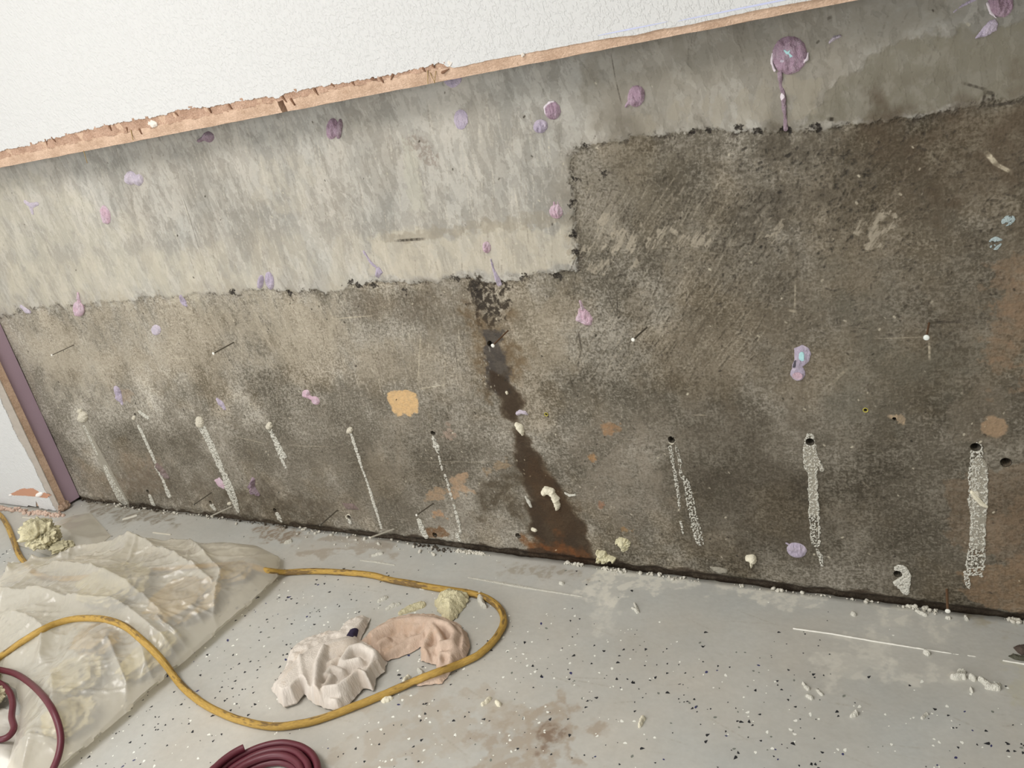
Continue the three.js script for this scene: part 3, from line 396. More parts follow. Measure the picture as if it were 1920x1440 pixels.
// ---------------------------------------------------------------- floor: pale epoxy with dirt and plaster smears
const FR = 0.002, fp = new Paint(-0.55, -2.0, 2040, 1012, FR), FPx = (P) => polySD(toFloor(P));
fp.each(null, (u, v, k) => {
  const a = S(TA, u, v, 2.2), b = S(TC, u, v, 0.8), c = S(TB, u, v, 0.5), L = 186 + 5 * a + 4 * b + 2.5 * c; const tint = S(TA, u + 7, v + 3, 1.4);
  fp.R[k] = L + 3 * tint + 2; fp.G[k] = L; fp.B[k] = L - 7 - 3 * tint; fp.Z[k] = 0.00025 * b + 0.0001 * c;
});
const brownDirt = [160, 143, 125], dust = [226, 222, 210];
for (const [P, c, a, o] of [
  [[[900, 1350], [1080, 1330], [1120, 1400], [1090, 1450], [880, 1450]], brownDirt, 0.6, { rag: 0.05, grain: 0.8, grainSize: 0.14 }],
  [[[680, 1310], [860, 1290], [1060, 1360], [1000, 1440], [640, 1440]], [174, 162, 146], 0.5, { rag: 0.06, grain: 0.7, grainSize: 0.25 }],
  [[[1000, 1370], [1060, 1365], [1060, 1400], [1010, 1410]], [112, 88, 70], 0.6, { rag: 0.03, grain: 0.7, grainSize: 0.08 }],
  [[[470, 985], [540, 985], [560, 1010], [500, 1020]], [120, 98, 76], 0.55, { rag: 0.03, grain: 0.8, grainSize: 0.07 }],
  [[[540, 1000], [760, 1010], [740, 1040], [560, 1030]], [140, 122, 102], 0.4, { rag: 0.04, grain: 0.7, grainSize: 0.2, sx: 0.4 }],
  [[[160, 935], [330, 955], [330, 985], [230, 975], [170, 960]], [110, 98, 80], 0.5, { rag: 0.03, grain: 0.7, grainSize: 0.1 }],
  [[[1110, 1050], [1440, 1090], [1440, 1115], [1300, 1105], [1180, 1110], [1130, 1130], [1100, 1090]], dust, 0.7, { rag: 0.05, grain: 0.75, grainSize: 0.12 }],
  [[[1440, 1095], [1560, 1120], [1530, 1150], [1440, 1130]], dust, 0.6, { rag: 0.04, grain: 0.7, grainSize: 0.1 }],
  [[[1530, 1235], [1640, 1200], [1620, 1290], [1540, 1300]], dust, 0.45, { rag: 0.05, grain: 0.6, grainSize: 0.15 }],
  [[[1680, 1260], [1760, 1240], [1750, 1310], [1690, 1300]], dust, 0.5, { rag: 0.04, grain: 0.7, grainSize: 0.12 }],
  [[[1640, 1130], [1700, 1140], [1690, 1180], [1650, 1170]], dust, 0.6, { rag: 0.03, grain: 0.7, grainSize: 0.09 }],
  [[[1730, 1160], [1790, 1160], [1790, 1200], [1740, 1210]], dust, 0.5, { rag: 0.03, grain: 0.7, grainSize: 0.09 }],
  [[[1900, 1260], [1960, 1260], [1960, 1350], [1900, 1350]], [188, 184, 164], 0.7, { rag: 0.03, grain: 0.4 }],
  [[[1110, 1125], [1160, 1120], [1150, 1190], [1115, 1200]], dust, 0.35, { rag: 0.03, grain: 0.7, grainSize: 0.1 }],
  [[[1820, 1150], [1900, 1165], [1880, 1185], [1830, 1175]], [160, 150, 128], 0.6, { rag: 0.03, grain: 0.6 }],
  [[[940, 1060], [1120, 1070], [1100, 1085], [960, 1080]], [150, 138, 120], 0.5, { rag: 0.03, grain: 0.8, grainSize: 0.08 }],
]) fp.patch(FPx(P), c, a, 0.012, o);
for (let i = 0; i < 160; i++) { const [x, z] = floorP(rr(450, 1920), rr(1000, 1420)); const a = rr(-0.4, 0.4), l = rr(0.02, 0.12); fp.line([x, -z], [x + Math.cos(a) * l, -z + Math.sin(a) * l], rr(0.0008, 0.002), rnd() < 0.5 ? [142, 132, 116] : [196, 194, 184], rr(0.1, 0.35), 0.8); }
const floorMat = new THREE.MeshStandardMaterial({ map: fp.colorTex(0, 2040), bumpMap: fp.bumpTex(0, 2040, 0.004), bumpScale: 0.004, roughness: 0.55 });
const floor = addThing(new THREE.Group(), 'floor', 'pale grey epoxy floor sprinkled with dark and white paint flakes', 'floor', null, 'structure');
{ const nx = 500, x0 = LIN_X, x1 = RIGHT_X, z1 = 4.6, pos = [], uv = [], idx = []; const edge = (x) => 0.002 + 0.004 * S(TA, x, 0.4, 0.35) + 0.002 * S(TC, x, 0.1, 0.08);
  const rows = [0, 0.006, 0.02, 0.5, z1]; rows.forEach((r, j) => { for (let i = 0; i <= nx; i++) { const x = lerp(x0, x1, i / nx), z = j === 0 ? edge(x) - 0.004 : j === 1 ? edge(x) : r, y = j === 0 ? -0.02 : j === 1 ? -0.002 : 0; pos.push(x, y, z); uv.push((x + 0.55) / (2040 * FR), (-z + 2.0) / (1012 * FR)); } });
  for (let j = 0; j < rows.length - 1; j++) for (let i = 0; i < nx; i++) { const a = j * (nx + 1) + i, b = a + nx + 1; idx.push(a, b, b + 1, a, b + 1, a + 1); }
  const g = new THREE.BufferGeometry(); g.setAttribute('position', new THREE.Float32BufferAttribute(pos, 3)); g.setAttribute('uv', new THREE.Float32BufferAttribute(uv, 2)); g.setIndex(idx); g.computeVertexNormals(); mesh(g, floorMat, 'epoxy_coat', floor);
  mesh(box(LIN_X, RIGHT_X, -0.2, -0.021, -0.15, 4.6), std(0x5a5046, 0.95), 'slab', floor); }
// flakes cast into the epoxy: far too many to count
{ const flakes = (n, hex, lo, hi, bias) => {
    const shapes = new THREE.Shape(); for (let i = 0; i < 6; i++) { const a = i / 6 * 6.283 + rr(-0.3, 0.3), r = rr(0.6, 1.15); shapes[i ? 'lineTo' : 'moveTo'](Math.cos(a) * r, Math.sin(a) * r * 0.75); } shapes.closePath();
    const g = new THREE.ExtrudeGeometry(shapes, { depth: 0.12, bevelEnabled: false }); g.rotateX(-Math.PI / 2);
    const im = new THREE.InstancedMesh(g, std(hex, 0.5), n), q = new THREE.Quaternion(), Y = new THREE.Vector3(0, 1, 0), m = new THREE.Matrix4(); let k = 0;
    while (k < n) { const x = rr(0.02, 3.4), z = rr(0.03, 2.6); if (rnd() > sm(-0.5, 0.55, S(TA, x + bias, z, 1.1) + 0.25 * S(TC, x, z, 0.3)) * sm(0.0, 0.22, z)) continue; const s = lo + (hi - lo) * rnd() ** 1.6; q.setFromAxisAngle(Y, rr(0, 6.28)); m.compose(new THREE.Vector3(x, 0.0, z), q, new THREE.Vector3(s * rr(0.75, 1.3), 0.0022, s)); im.setMatrixAt(k++, m); }
    im.name = 'paint_flake_scatter'; im.userData.kind = 'stuff'; shade(im); floor.add(im); };
  flakes(3600, 0x26272c, 0.0015, 0.0052, 0); flakes(2900, 0xf2f2ea, 0.0014, 0.0048, 0.4); flakes(380, 0x3a3b66, 0.0025, 0.0056, 0.2); flakes(900, 0x7d8078, 0.0016, 0.0042, 0.1); }

// ---------------------------------------------------------------- the rest of the garage, outside the frame
const plainWall = std(0xe6e4de, 0.9);
addThing(mesh(box(LIN_X - 0.15, LIN_X, -0.2, TOP_Y + 0.2, -0.15, 4.6), plainWall), 'wall_left', 'plain white garage side wall', 'wall', null, 'structure');
addThing(mesh(box(RIGHT_X, RIGHT_X + 0.15, -0.2, TOP_Y + 0.2, -0.15, 4.6), plainWall), 'wall_right', 'plain white garage wall beyond the bare concrete', 'wall', null, 'structure');
addThing(mesh(box(LIN_X, RIGHT_X, TOP_Y, TOP_Y + 0.2, -0.15, 4.6), std(0xecebe6, 0.95)), 'ceiling', 'flat white garage ceiling', 'ceiling', null, 'structure');
addThing(mesh(mergeGeometries([box(LIN_X, DOOR.x0, -0.2, TOP_Y, DOOR.z, DOOR.z + 0.2), box(DOOR.x1, RIGHT_X, -0.2, TOP_Y, DOOR.z, DOOR.z + 0.2), box(DOOR.x0, DOOR.x1, DOOR.y1, TOP_Y, DOOR.z, DOOR.z + 0.2)]), plainWall), 'wall_front', 'white garage wall round the open door', 'wall', null, 'structure');
{ const lamp = addThing(new THREE.Group(), 'ceiling_light', 'flat white ceiling light panel over the floor', 'lamp');
  mesh(box(PANEL.x - PANEL.w / 2 - 0.03, PANEL.x + PANEL.w / 2 + 0.03, PANEL.y, TOP_Y, PANEL.z - PANEL.d / 2 - 0.03, PANEL.z + PANEL.d / 2 + 0.03), std(0xf4f4f4, 0.5), 'housing', lamp);
  mesh(box(PANEL.x - PANEL.w / 2, PANEL.x + PANEL.w / 2, PANEL.y - 0.03, PANEL.y, PANEL.z - PANEL.d / 2, PANEL.z + PANEL.d / 2), std(0xffffff, 0.6, { emissive: 0xfff6ea, emissiveIntensity: 1.0 }), 'diffuser', lamp); }
// ---------------------------------------------------------------- dabs of adhesive left on the concrete
const dabBump = grayTexture(256, (x, y) => 0.5 + 0.4 * S(TA, x * 1.0, y * 0.5, 0.5) + 0.2 * S(TB, x, y, 0.6), 1 / 0.05);
const dabTex = (r, g, b, w) => colorTexture(128, (x, y) => { const n = S(TA, x, y, 1), t = sm(-0.3, 0.5, n) * w, f = S(TB, x, y, 0.8) * 9; return [lerp(r, 224, t) + f, lerp(g, 212, t) + f, lerp(b, 222, t) + f]; }, 1 / 0.09);
const dabMats = { mauve: [178, 150, 168, 0.25], pink: [214, 182, 196, 0.4], lavender: [190, 178, 198, 0.35], pale: [206, 196, 210, 0.5], dusky: [158, 136, 148, 0.25], brown: [128, 110, 104, 0.2] };
for (const k in dabMats) dabMats[k] = new THREE.MeshStandardMaterial({ map: dabTex(...dabMats[k]), bumpMap: dabBump, bumpScale: 0.003, roughness: 0.6 });
const rimMat = std(0xd9cfd6, 0.7), cyanMat = std(0xa9d3d6, 0.6), darkSlit = std(0x4b4752, 0.8);
const dabField = (shapes) => { const F = shapes.map((s) => s.tail ? wallStroke(s.tail) : polySD(toWall(s))), U = unionSD(F); const f = (u, v) => U(u, v) + 0.0011 * S(TA, u, v, 0.05); f.box = U.box; return f; };
const zOn = (f) => wallZ((f.box[0] + f.box[2]) / 2, (f.box[1] + f.box[3]) / 2);
function dab(label, mat, shapes, thick = 0.004, extra) {
  const f = dabField(shapes), w = f.box[2] - f.box[0], cell = clamp(w / 26, 0.0011, 0.0028), z = zOn(f) - 0.0008, off = f.box[0] * 9;
  const body = mesh(relief(f, cell, (u, v, d) => 0.0014 + 1.3 * thick * (1 - Math.exp(-d / 0.004)) + 0.9 * thick * S(TC, u * 1.5 + off, v * 0.7, 0.08) * sm(0, 0.006, d), onWall(z), { drop: -0.003 }), dabMats[mat]);
  if (!extra) return addThing(body, 'adhesive_dab', label, 'adhesive dab', 'purple adhesive dabs on the concrete');
  const g = addThing(new THREE.Group(), 'adhesive_dab', label, 'adhesive dab', 'purple adhesive dabs on the concrete'); body.name = 'dab_body'; g.add(body);
  for (const [name, m, sh, lift, th] of extra) { const e = dabField(sh), l = lift ?? thick; mesh(relief(e, 0.0013, (u, v, d) => l + (th ?? 0.0012) * (1 - Math.exp(-d / 0.002)) + 0.5 * thick * S(TC, u * 1.5 + off, v * 0.7, 0.08), onWall(z), { drop: 0.0005 }), m, name, g); }
  return g;
}
dab('large round mauve dab with cyan spots and a long drip below it', 'mauve', [ell(1481, 103, 33, 36, 15)], 0.006, [
  ['cyan_spot', cyanMat, [[[1471, 92], [1479, 95], [1486, 90], [1484, 98], [1490, 104], [1483, 107], [1481, 101], [1476, 100]]], 0.0105], ['pale_spot', dabMats.pale, [ell(1469, 113, 4, 3)], 0.0105],
  ['drip', dabMats.dusky, [{ tail: [[1463, 138, 9], [1464, 158, 8], [1469, 176, 8], [1471, 205, 8], [1474, 242, 7]] }], 0.0022, 0.003], ['drip_bead', rimMat, [ell(1468, 180, 4, 7)], 0.004], ['curled_rim', rimMat, [{ tail: [[1449, 100, 4], [1448, 118, 5], [1453, 132, 4]] }], 0.004, 0.004], ['curled_rim', rimMat, [{ tail: [[1516, 99, 3], [1514, 110, 6], [1506, 118, 3]] }], 0.004, 0.004]]);
dab('big mauve dab with a pale rim joined to a leaf-shaped lower lobe', 'mauve', [ell(1876, 8, 24, 25)], 0.006, [['leaf_lobe', dabMats.lavender, [[[1866, 34], [1871, 45], [1868, 58], [1852, 66], [1829, 71], [1842, 52], [1856, 38]]], 0.002, 0.004], ['pale_rim', rimMat, [{ tail: [[1852, 6, 4], [1858, 24, 5], [1868, 33, 4]] }], 0.004, 0.003]]);
dab('thin lavender spike of adhesive beside the leaf-shaped dab', 'lavender', [{ tail: [[1788, 22, 2], [1805, 10, 5], [1828, -2, 6]] }], 0.003);
dab('rough mauve dab with a dark rim beside the hairline crack', 'mauve', [ell(1194, 180, 16, 21, 12), { tail: [[1182, 190, 8], [1175, 199, 4]] }], 0.006);
dab('round mauve dab with a pale rim touching an oval dab below it', 'mauve', [ell(1038, 207, 15, 17)], 0.006, [['pale_rim', rimMat, [{ tail: [[1025, 212, 3], [1025, 200, 5], [1032, 192, 5], [1040, 190, 3]] }], 0.0035, 0.003]]);
dab('pale lavender oval dab just under a round mauve dab', 'lavender', [ell(1015, 236, 14, 13, -35)], 0.005);
dab('smooth flat lavender disc of adhesive under the lining edge', 'lavender', [ell(866, 223, 13, 19)], 0.002);
dab('flat lavender dab half hidden behind the lining edge', 'lavender', [ell(850, 143, 18, 21)], 0.003);
dab('mauve dab split by a deep vertical crease', 'mauve', [ell(625, 241, 11, 20, 8)], 0.006, [['folded_half', dabMats.dusky, [ell(638, 241, 6, 19, 6)], 0.002, 0.004]]);
dab('dusky dab with a hooked tail close to the lining edge', 'dusky', [ell(393, 256, 11, 10, 30), { tail: [[386, 258, 7], [374, 264, 4]] }], 0.008);
dab('pale lumpy double dab on the pale skim coat', 'pale', [ell(247, 333, 11, 13), ell(262, 337, 9, 11)], 0.006);
dab('small three-pronged pale dab', 'pale', [{ tail: [[50, 378, 5], [60, 385, 7], [73, 381, 4]] }, { tail: [[60, 385, 7], [63, 399, 4]] }], 0.004);
dab('narrow pink dab ringed like a fingerprint', 'pink', [ell(200, 402, 9, 18, -15)], 0.005);
dab('pink dab with a thin spike pointing up at the edge of the skim coat', 'pink', [ell(150, 578, 10, 14, -12), { tail: [[152, 570, 6], [149, 549, 3]] }], 0.006);
dab('tiny curled pale dab beside crumbled concrete', 'pale', [{ tail: [[43, 574, 5], [50, 581, 8], [57, 584, 4]] }], 0.004);
dab('small notched lavender dab on the broken skim edge', 'lavender', [{ tail: [[341, 556, 7], [344, 566, 11], [349, 572, 5]] }], 0.006);
dab('pair of ribbed lilac petals stuck side by side', 'lavender', [ell(491, 527, 6, 13, 8), ell(508, 525, 8, 17, -10)], 0.006);
dab('wedge-shaped lavender dab with a long pale tail', 'lavender', [[[707, 503], [712, 498], [720, 510], [712, 521], [706, 515]], { tail: [[684, 470, 3], [697, 491, 4], [708, 500, 4]] }], 0.006);
dab('small round pink dab on the palest patch of skim coat', 'pink', [ell(914, 463, 8, 11, -10)], 0.007);
dab('tadpole-shaped lavender dab hanging over the broken edge', 'lavender', [{ tail: [[922, 486, 2], [927, 505, 5], [934, 522, 9], [937, 531, 9]] }], 0.005);
dab('pleated pink dab with short horns on the pale skim coat', 'pink', [ell(1044, 396, 12, 14, -20), { tail: [[1041, 384, 4], [1040, 378, 2]] }, { tail: [[1049, 385, 4], [1047, 378, 2]] }], 0.006);
dab('ruffled bright pink dab with a stalk on the scratched concrete', 'pink', [[[1085, 578], [1092, 584], [1097, 580], [1105, 588], [1111, 598], [1108, 610], [1098, 611], [1085, 604], [1077, 600], [1082, 590]], { tail: [[1087, 565, 4], [1092, 580, 8]] }], 0.006);
dab('little two-tone lavender oval dab', 'pale', [ell(292, 619, 9, 10)], 0.003);
dab('teardrop lavender dab tapering downward', 'lavender', [{ tail: [[220, 731, 11], [224, 743, 10], [229, 757, 4]] }], 0.006);
dab('slim lavender sliver beside a foam streak', 'lavender', [{ tail: [[408, 749, 5], [415, 757, 10], [421, 766, 5]] }], 0.005);
dab('two pink lobes joined like a peanut', 'pink', [ell(574, 738, 7, 8, 40), ell(592, 751, 9, 7, 40), { tail: [[574, 740, 8], [590, 750, 7]] }], 0.005);
dab('flat lavender dab shaped like an eight with a cyan smear', 'lavender', [[[1489, 653], [1497, 649], [1504, 646], [1517, 652], [1521, 664], [1518, 676], [1506, 686], [1500, 692], [1484, 690], [1490, 672]], ell(1496, 699, 14, 14)], 0.003, [['cyan_smear', cyanMat, [ell(1504, 666, 5, 9)], 0.0062, 0.0006], ['pink_middle', dabMats.pink, [ell(1496, 703, 10, 7)], 0.0062, 0.0006], ['dark_slit', darkSlit, [[[1489, 676], [1493, 674], [1492, 686], [1487, 687]]], 0.0062, 0.0005]]);
dab('wrinkled lavender oval low on the dark concrete', 'lavender', [ell(1494, 1031, 19, 14, 10), { tail: [[1482, 1022, 4], [1474, 1018, 1.5]] }], 0.004);
dab('square pink scrap stuck beside a foam streak', 'pink', [[[402, 900], [411, 895], [423, 908], [420, 917], [409, 912]]], 0.003);
dab('curled mauve peel standing off the concrete', 'dusky', [{ tail: [[475, 899, 6], [472, 910, 8], [478, 921, 9], [485, 928, 4]] }], 0.012);
dab('brown leathery scrap caught in a thin foam streak', 'brown', [{ tail: [[296, 873, 8], [305, 884, 12], [314, 894, 6]] }], 0.006);
dab('pinkish crumbs at the head of the wet stain', 'pale', [[[966, 774], [974, 768], [986, 771], [990, 778], [978, 776], [970, 780]]], 0.006);
dab('dark brown flat scrap above the floor joint', 'brown', [[[640, 943], [662, 944], [674, 956], [650, 955]]], 0.003);
dab('pinkish crumb beside the big cyan-spotted dab', 'pale', [{ tail: [[1556, 80, 5], [1566, 70, 8], [1576, 67, 5]] }], 0.009);
const bluish = new THREE.MeshStandardMaterial({ color: 0xb4c3c4, roughness: 0.7, bumpMap: dabBump, bumpScale: 0.003 });
for (const [label, P] of [['broken pale blue smear of adhesive on the brown end of the wall', ell(1890, 413, 14, 9, -20)], ['broken pale blue smear with a dark slash through it', ell(1866, 456, 14, 11, -35)]]) { const f0 = polySD(toWall(P)), f = (u, v) => Math.min(f0(u, v) + 0.002 * S(TA, u, v, 0.06), 0.004 + 0.011 * S(TC, u, v, 0.045)); f.box = f0.box; addThing(mesh(relief(f, 0.0011, (u, v, d) => 0.001 + Math.min(d, 0.003) * 0.5, onWall(zOn(f0)), { drop: -0.003 }), bluish), 'adhesive_dab', label, 'adhesive dab', 'purple adhesive dabs on the concrete'); }

// ---------------------------------------------------------------- injection foam that ran out of the drill holes
const foamBump = grayTexture(256, (x, y) => 0.5 + 0.35 * S(TB, x, y, 1) + 0.3 * S(TC, x, y, 0.5), 1 / 0.06);
const crustMat = new THREE.MeshStandardMaterial({ color: 0xe4e1d5, roughness: 0.9, bumpMap: foamBump, bumpScale: 0.003 });
const filmMat = new THREE.MeshStandardMaterial({ color: 0x9a9486, roughness: 0.8, bumpMap: foamBump, bumpScale: 0.0015 });
const foamMat = new THREE.MeshStandardMaterial({ color: 0xeae3cd, roughness: 0.75, bumpMap: foamBump, bumpScale: 0.0012 });
const beadMat = new THREE.MeshStandardMaterial({ color: 0xd8d1bf, roughness: 0.8, bumpMap: foamBump, bumpScale: 0.002 });
const creamMat = new THREE.MeshStandardMaterial({ color: 0xe9e2bf, roughness: 0.85, bumpMap: foamBump, bumpScale: 0.0025 });
function streak(label, { film, crust, lace = 0.5, edge = 0, bead, holes = [] }) {
  const g = addThing(new THREE.Group(), 'foam_streak', label, 'foam streak', 'foam streaks run down from the drill holes');
  const notHole = (u, v, d) => { for (const [x, y, r] of HOLES) { const e = Math.hypot(u - x, v - y) - r - 0.0006; if (e < d) d = e; } return d; };
  const wob = (f, a) => { const h = (u, v) => notHole(u, v, f(u, v) + a * S(TA, u, v, 0.06) + a * 0.7 * S(TC, u, v, 0.025)); h.box = f.box; return h; };
  if (film) { const f = wob(unionSD(film.map(wallStroke)), 0.0012); mesh(relief(f, 0.0013, (u, v, d) => wallZ(u, v) + 0.0006 + Math.min(d, 0.0015) * 0.6 + 0.0003 * S(TC, u, v, 0.02), onWall(0), { drop: -0.004 }), filmMat, 'dried_film', g); }
  if (crust) { const f0 = unionSD(crust.map(wallStroke)), f1 = wob(f0, 0.002); const f = (u, v) => { const d = f1(u, v); if (d <= 0) return d; const n = S(TC, u, v, 0.03) * 0.6 + S(TB, u, v * 0.8, 0.11) * 0.8; const rim = edge ? sm(0.0035, 0.0005, d) * edge : 0; return Math.min(d, 0.003 * (n + 0.42 - lace + rim)); }; f.box = f0.box; mesh(relief(f, 0.00115, (u, v, d) => wallZ(u, v) + 0.0012 + Math.min(d, 0.0025) * 1.1 + 0.001 * Math.max(0, S(TB, u, v, 0.08)), onWall(0), { drop: -0.004 }), crustMat, 'foam_crust', g); }
  for (const b of bead || []) { const f = wob(polySD(toWall(ell(...b.slice(0, 5)))), 0.0018), c = wallP(b[0], b[1]); const R = wallW(b[0], b[1], b[2] * 2); mesh(relief(f, 0.0012, (u, v, d) => wallZ(u, v) + 0.001 + (b[5] || 1) * 0.55 * Math.sqrt(Math.max(0, d * (2 * R - d))) + 0.001 * S(TC, u, v, 0.03), onWall(0), { drop: -0.004 }), beadMat, 'foam_bead', g); }
  return g;
}
streak('wide greyish foam streak from a bulb beside the purple end board', { film: [[[158, 790, 14], [164, 812, 13], [182, 845, 13], [200, 880, 15], [215, 910, 17], [230, 937, 18]]], crust: [[[160, 800, 5], [182, 850, 4]], [[198, 875, 6], [214, 912, 12], [229, 937, 15]]], lace: 0.45, edge: 0.4, bead: [[157, 781, 8, 10, -20, 1.2], [150, 770, 4, 4, 0]] });
streak('thin foam streak carrying a brown scrap', { crust: [[[260, 798, 4], [272, 822, 6], [286, 852, 5], [292, 868, 4]], [[294, 876, 7], [305, 900, 4], [316, 928, 8]], [[263, 773, 5], [278, 783, 6]]], lace: 0.15, bead: [[252, 783, 3, 4, 0]] });
streak('twin-edged foam streak with a pink scrap halfway down', { crust: [[[376, 800, 8], [388, 825, 5], [402, 855, 6], [414, 882, 6]], [[383, 800, 6], [398, 832, 7], [412, 862, 5], [420, 890, 8]], [[422, 890, 8], [428, 910, 16], [438, 935, 13], [446, 958, 6]]], lace: 0.25, bead: [[376, 791, 7, 11, -25, 1.2]] });
streak('short forked foam streak ending well above the floor', { crust: [[[507, 806, 8], [514, 825, 6], [524, 850, 8]], [[512, 815, 6], [522, 835, 9], [532, 855, 10]], [[527, 858, 5], [535, 876, 5]]], lace: 0.22, bead: [[505, 798, 6, 7, 0, 1.2]] });
streak('hair-thin straight foam streak under a white knob', { crust: [[[659, 812, 4], [668, 840, 6], [676, 866, 5], [684, 890, 3], [693, 915, 4], [702, 945, 5], [710, 972, 4], [715, 990, 3]]], lace: 0.0, bead: [[657, 806, 6, 6, 0, 1.3]] });
streak('broken foam streak below an open hole between rusty blotches', { crust: [[[812, 820, 5], [818, 836, 11], [822, 848, 5]], [[823, 856, 3], [830, 880, 4]], [[835, 890, 4], [842, 915, 5], [848, 935, 4]], [[851, 948, 4], [857, 972, 6], [863, 998, 5]], [[858, 1004, 8], [862, 1012, 6]]], lace: 0.12 });
streak('pair of grainy foam runs below a plugged hole', { crust: [[[1257, 838, 8], [1262, 868, 5], [1268, 900, 6], [1272, 928, 5], [1275, 952, 3]], [[1268, 836, 5], [1274, 862, 7], [1276, 885, 5]], [[1275, 886, 5], [1287, 905, 12], [1293, 935, 15], [1300, 965, 14], [1306, 992, 17], [1312, 1016, 14]], [[1277, 978, 4], [1281, 1000, 3]]], lace: 0.55, edge: 0.25, bead: [[1261, 826, 6, 7, 0, 0.9]] });
streak('broad granular foam streak shaped like a figure below an open hole', { film: [[[1519, 832, 20], [1519, 850, 28], [1522, 878, 24]], [[1523, 880, 18], [1525, 920, 17], [1527, 960, 19]], [[1530, 860, 10], [1542, 880, 8]]], crust: [[[1519, 820, 17], [1519, 845, 27], [1521, 876, 26]], [[1523, 880, 17], [1525, 925, 18], [1527, 970, 20], [1530, 1018, 17]], [[1533, 862, 9], [1541, 880, 7]], [[1532, 1030, 4], [1540, 1048, 10], [1541, 1060, 5]]], lace: 0.55, edge: 0.6 });
streak('widest foam streak, crusted white along one side, below a clogged hole', { film: [[[1836, 868, 28], [1836, 930, 34], [1834, 980, 29], [1832, 1020, 29]]], crust: [[[1822, 860, 8], [1820, 900, 9], [1822, 945, 12], [1826, 985, 6]], [[1832, 838, 22], [1832, 866, 24]], [[1834, 985, 26], [1832, 1030, 31], [1828, 1060, 36], [1826, 1070, 28]], [[1842, 1060, 8], [1839, 1080, 6]], [[1810, 1074, 7], [1815, 1100, 9]], [[1840, 880, 24], [1838, 960, 26]]], lace: 0.5, edge: 0.5, bead: [[1829, 928, 8, 9, 0, 0.8]] });
{ const f0 = wallStroke([[1822, 922, 8], [1832, 934, 10], [1842, 945, 9], [1850, 949, 6]]); const g = scene.children[scene.children.length - 1]; mesh(relief(f0, 0.0012, (u, v, d) => 0.003 + Math.min(d, 0.006) * 1.1, onWall(0), { drop: -0.002 }), foamMat, 'foam_ridge', g); }
streak('white foam splash round an open hole close to the floor', { film: [[[1694, 1076, 24], [1694, 1100, 22]]], crust: [[[1690, 1070, 26], [1696, 1082, 26], [1694, 1098, 24], [1698, 1108, 16]], [[1680, 1094, 12], [1688, 1088, 10]]], lace: -0.2, edge: 0.3 });
streak('short shaggy foam smear between a nail and a rusty hole', { crust: [[[786, 978, 9], [791, 992, 11], [798, 1006, 9]]], lace: 0.1 });
streak('small foam dribble under a hole by the plastic bag', { crust: [[[520, 964, 6], [524, 972, 7], [528, 978, 4]]], lace: 0.0 });
streak('pale foam rag hanging from a hole beside a nail', { crust: [[[397, 948, 8], [401, 954, 6]]], lace: 0.05, bead: [[430, 944, 4, 3, 0]] });
streak('tiny foam dribble at the hole beside the gypsum crumbs', { crust: [[[281, 930, 5], [285, 940, 6], [288, 946, 6]]], lace: 0.05 });
streak('pale foam plug bulging from a hole above the floor joint', { crust: [[[654, 972, 7], [656, 980, 5]]], lace: 0.0, bead: [[653, 969, 5, 5, 0, 0.8]] });
function foamLump(name, label, cat, group, strokes, mat, tall, put, surf, cell = 0.0016, rough = 0.0015) {
  const U = unionSD(strokes), f = (u, v) => U(u, v) + rough * S(TA, u, v, 0.045); f.box = U.box; let R = 0; for (let i = 0; i < 60; i++) for (let j = 0; j < 60; j++) R = Math.max(R, U(lerp(U.box[0], U.box[2], i / 59), lerp(U.box[1], U.box[3], j / 59)));
  const g = relief(f, cell, (u, v, d) => surf(u, v) + 0.0008 + tall * Math.sqrt(Math.max(0, 1 - (1 - Math.min(d / R, 1)) ** 2)) + rough * S(TC, u, v, 0.05), put, { drop: -0.003 });
  return addThing(mesh(g, mat), name, label, cat, group);
}
const WF = (P) => P.map((s) => wallStroke(s)), wallLump = (label, P, mat, tall, rough = 0.0015) => foamLump('foam_blob', label, 'foam blob', 'foam blobs stuck on the concrete', WF(P), mat, tall, onWall(0), wallZ, 0.0014, rough);
wallLump('smooth cream foam finger crooked over the brown wet stain', [[[1021, 923, 10], [1026, 918, 14], [1034, 920, 13]], [[1037, 925, 10], [1042, 933, 14], [1045, 944, 11], [1046, 951, 8]], [[1032, 922, 8], [1040, 930, 9]]], foamMat, 0.012, 0.0022);
wallLump('small white foam tuft at the top of the wet stain', [[[970, 795, 8], [975, 800, 13], [979, 808, 8], [981, 814, 3]]], foamMat, 0.01);
wallLump('knobbly cream foam blob just above the floor joint', [[[1160, 1015, 10], [1167, 1017, 20], [1171, 1027, 10]], [[1172, 1012, 8], [1180, 1020, 5]]], creamMat, 0.016, 0.005);
wallLump('mushroom-shaped cream foam blob plugging a low hole', [[[1403, 1046, 12], [1410, 1046, 16], [1414, 1052, 8]], [[1409, 1052, 7], [1409, 1062, 4]]], foamMat, 0.014);
wallLump('torn cream foam scrap leaning at the foot of the wet stain', [[[1122, 1034, 7], [1130, 1040, 18], [1134, 1048, 12]], [[1128, 1044, 9], [1122, 1056, 6]], [[1136, 1044, 12], [1153, 1047, 6]]], creamMat, 0.018, 0.005);
wallLump('short broken foam thread on the edge of the wet stain', [[[986, 931, 3], [991, 940, 6], [995, 950, 5]]], crustMat, 0.003);
wallLump('round foam bead low on the wet stain', [[[999, 992, 6], [1003, 994, 7]]], foamMat, 0.006);
wallLump('tiny white foam bead on the dark streak', [[[950, 735, 4], [951, 738, 4]]], foamMat, 0.004);
wallLump('flat grey-white plaster chip near the floor below the paired runs', [[[1334, 1064, 6], [1350, 1069, 14], [1360, 1070, 10]]], filmMat, 0.004);
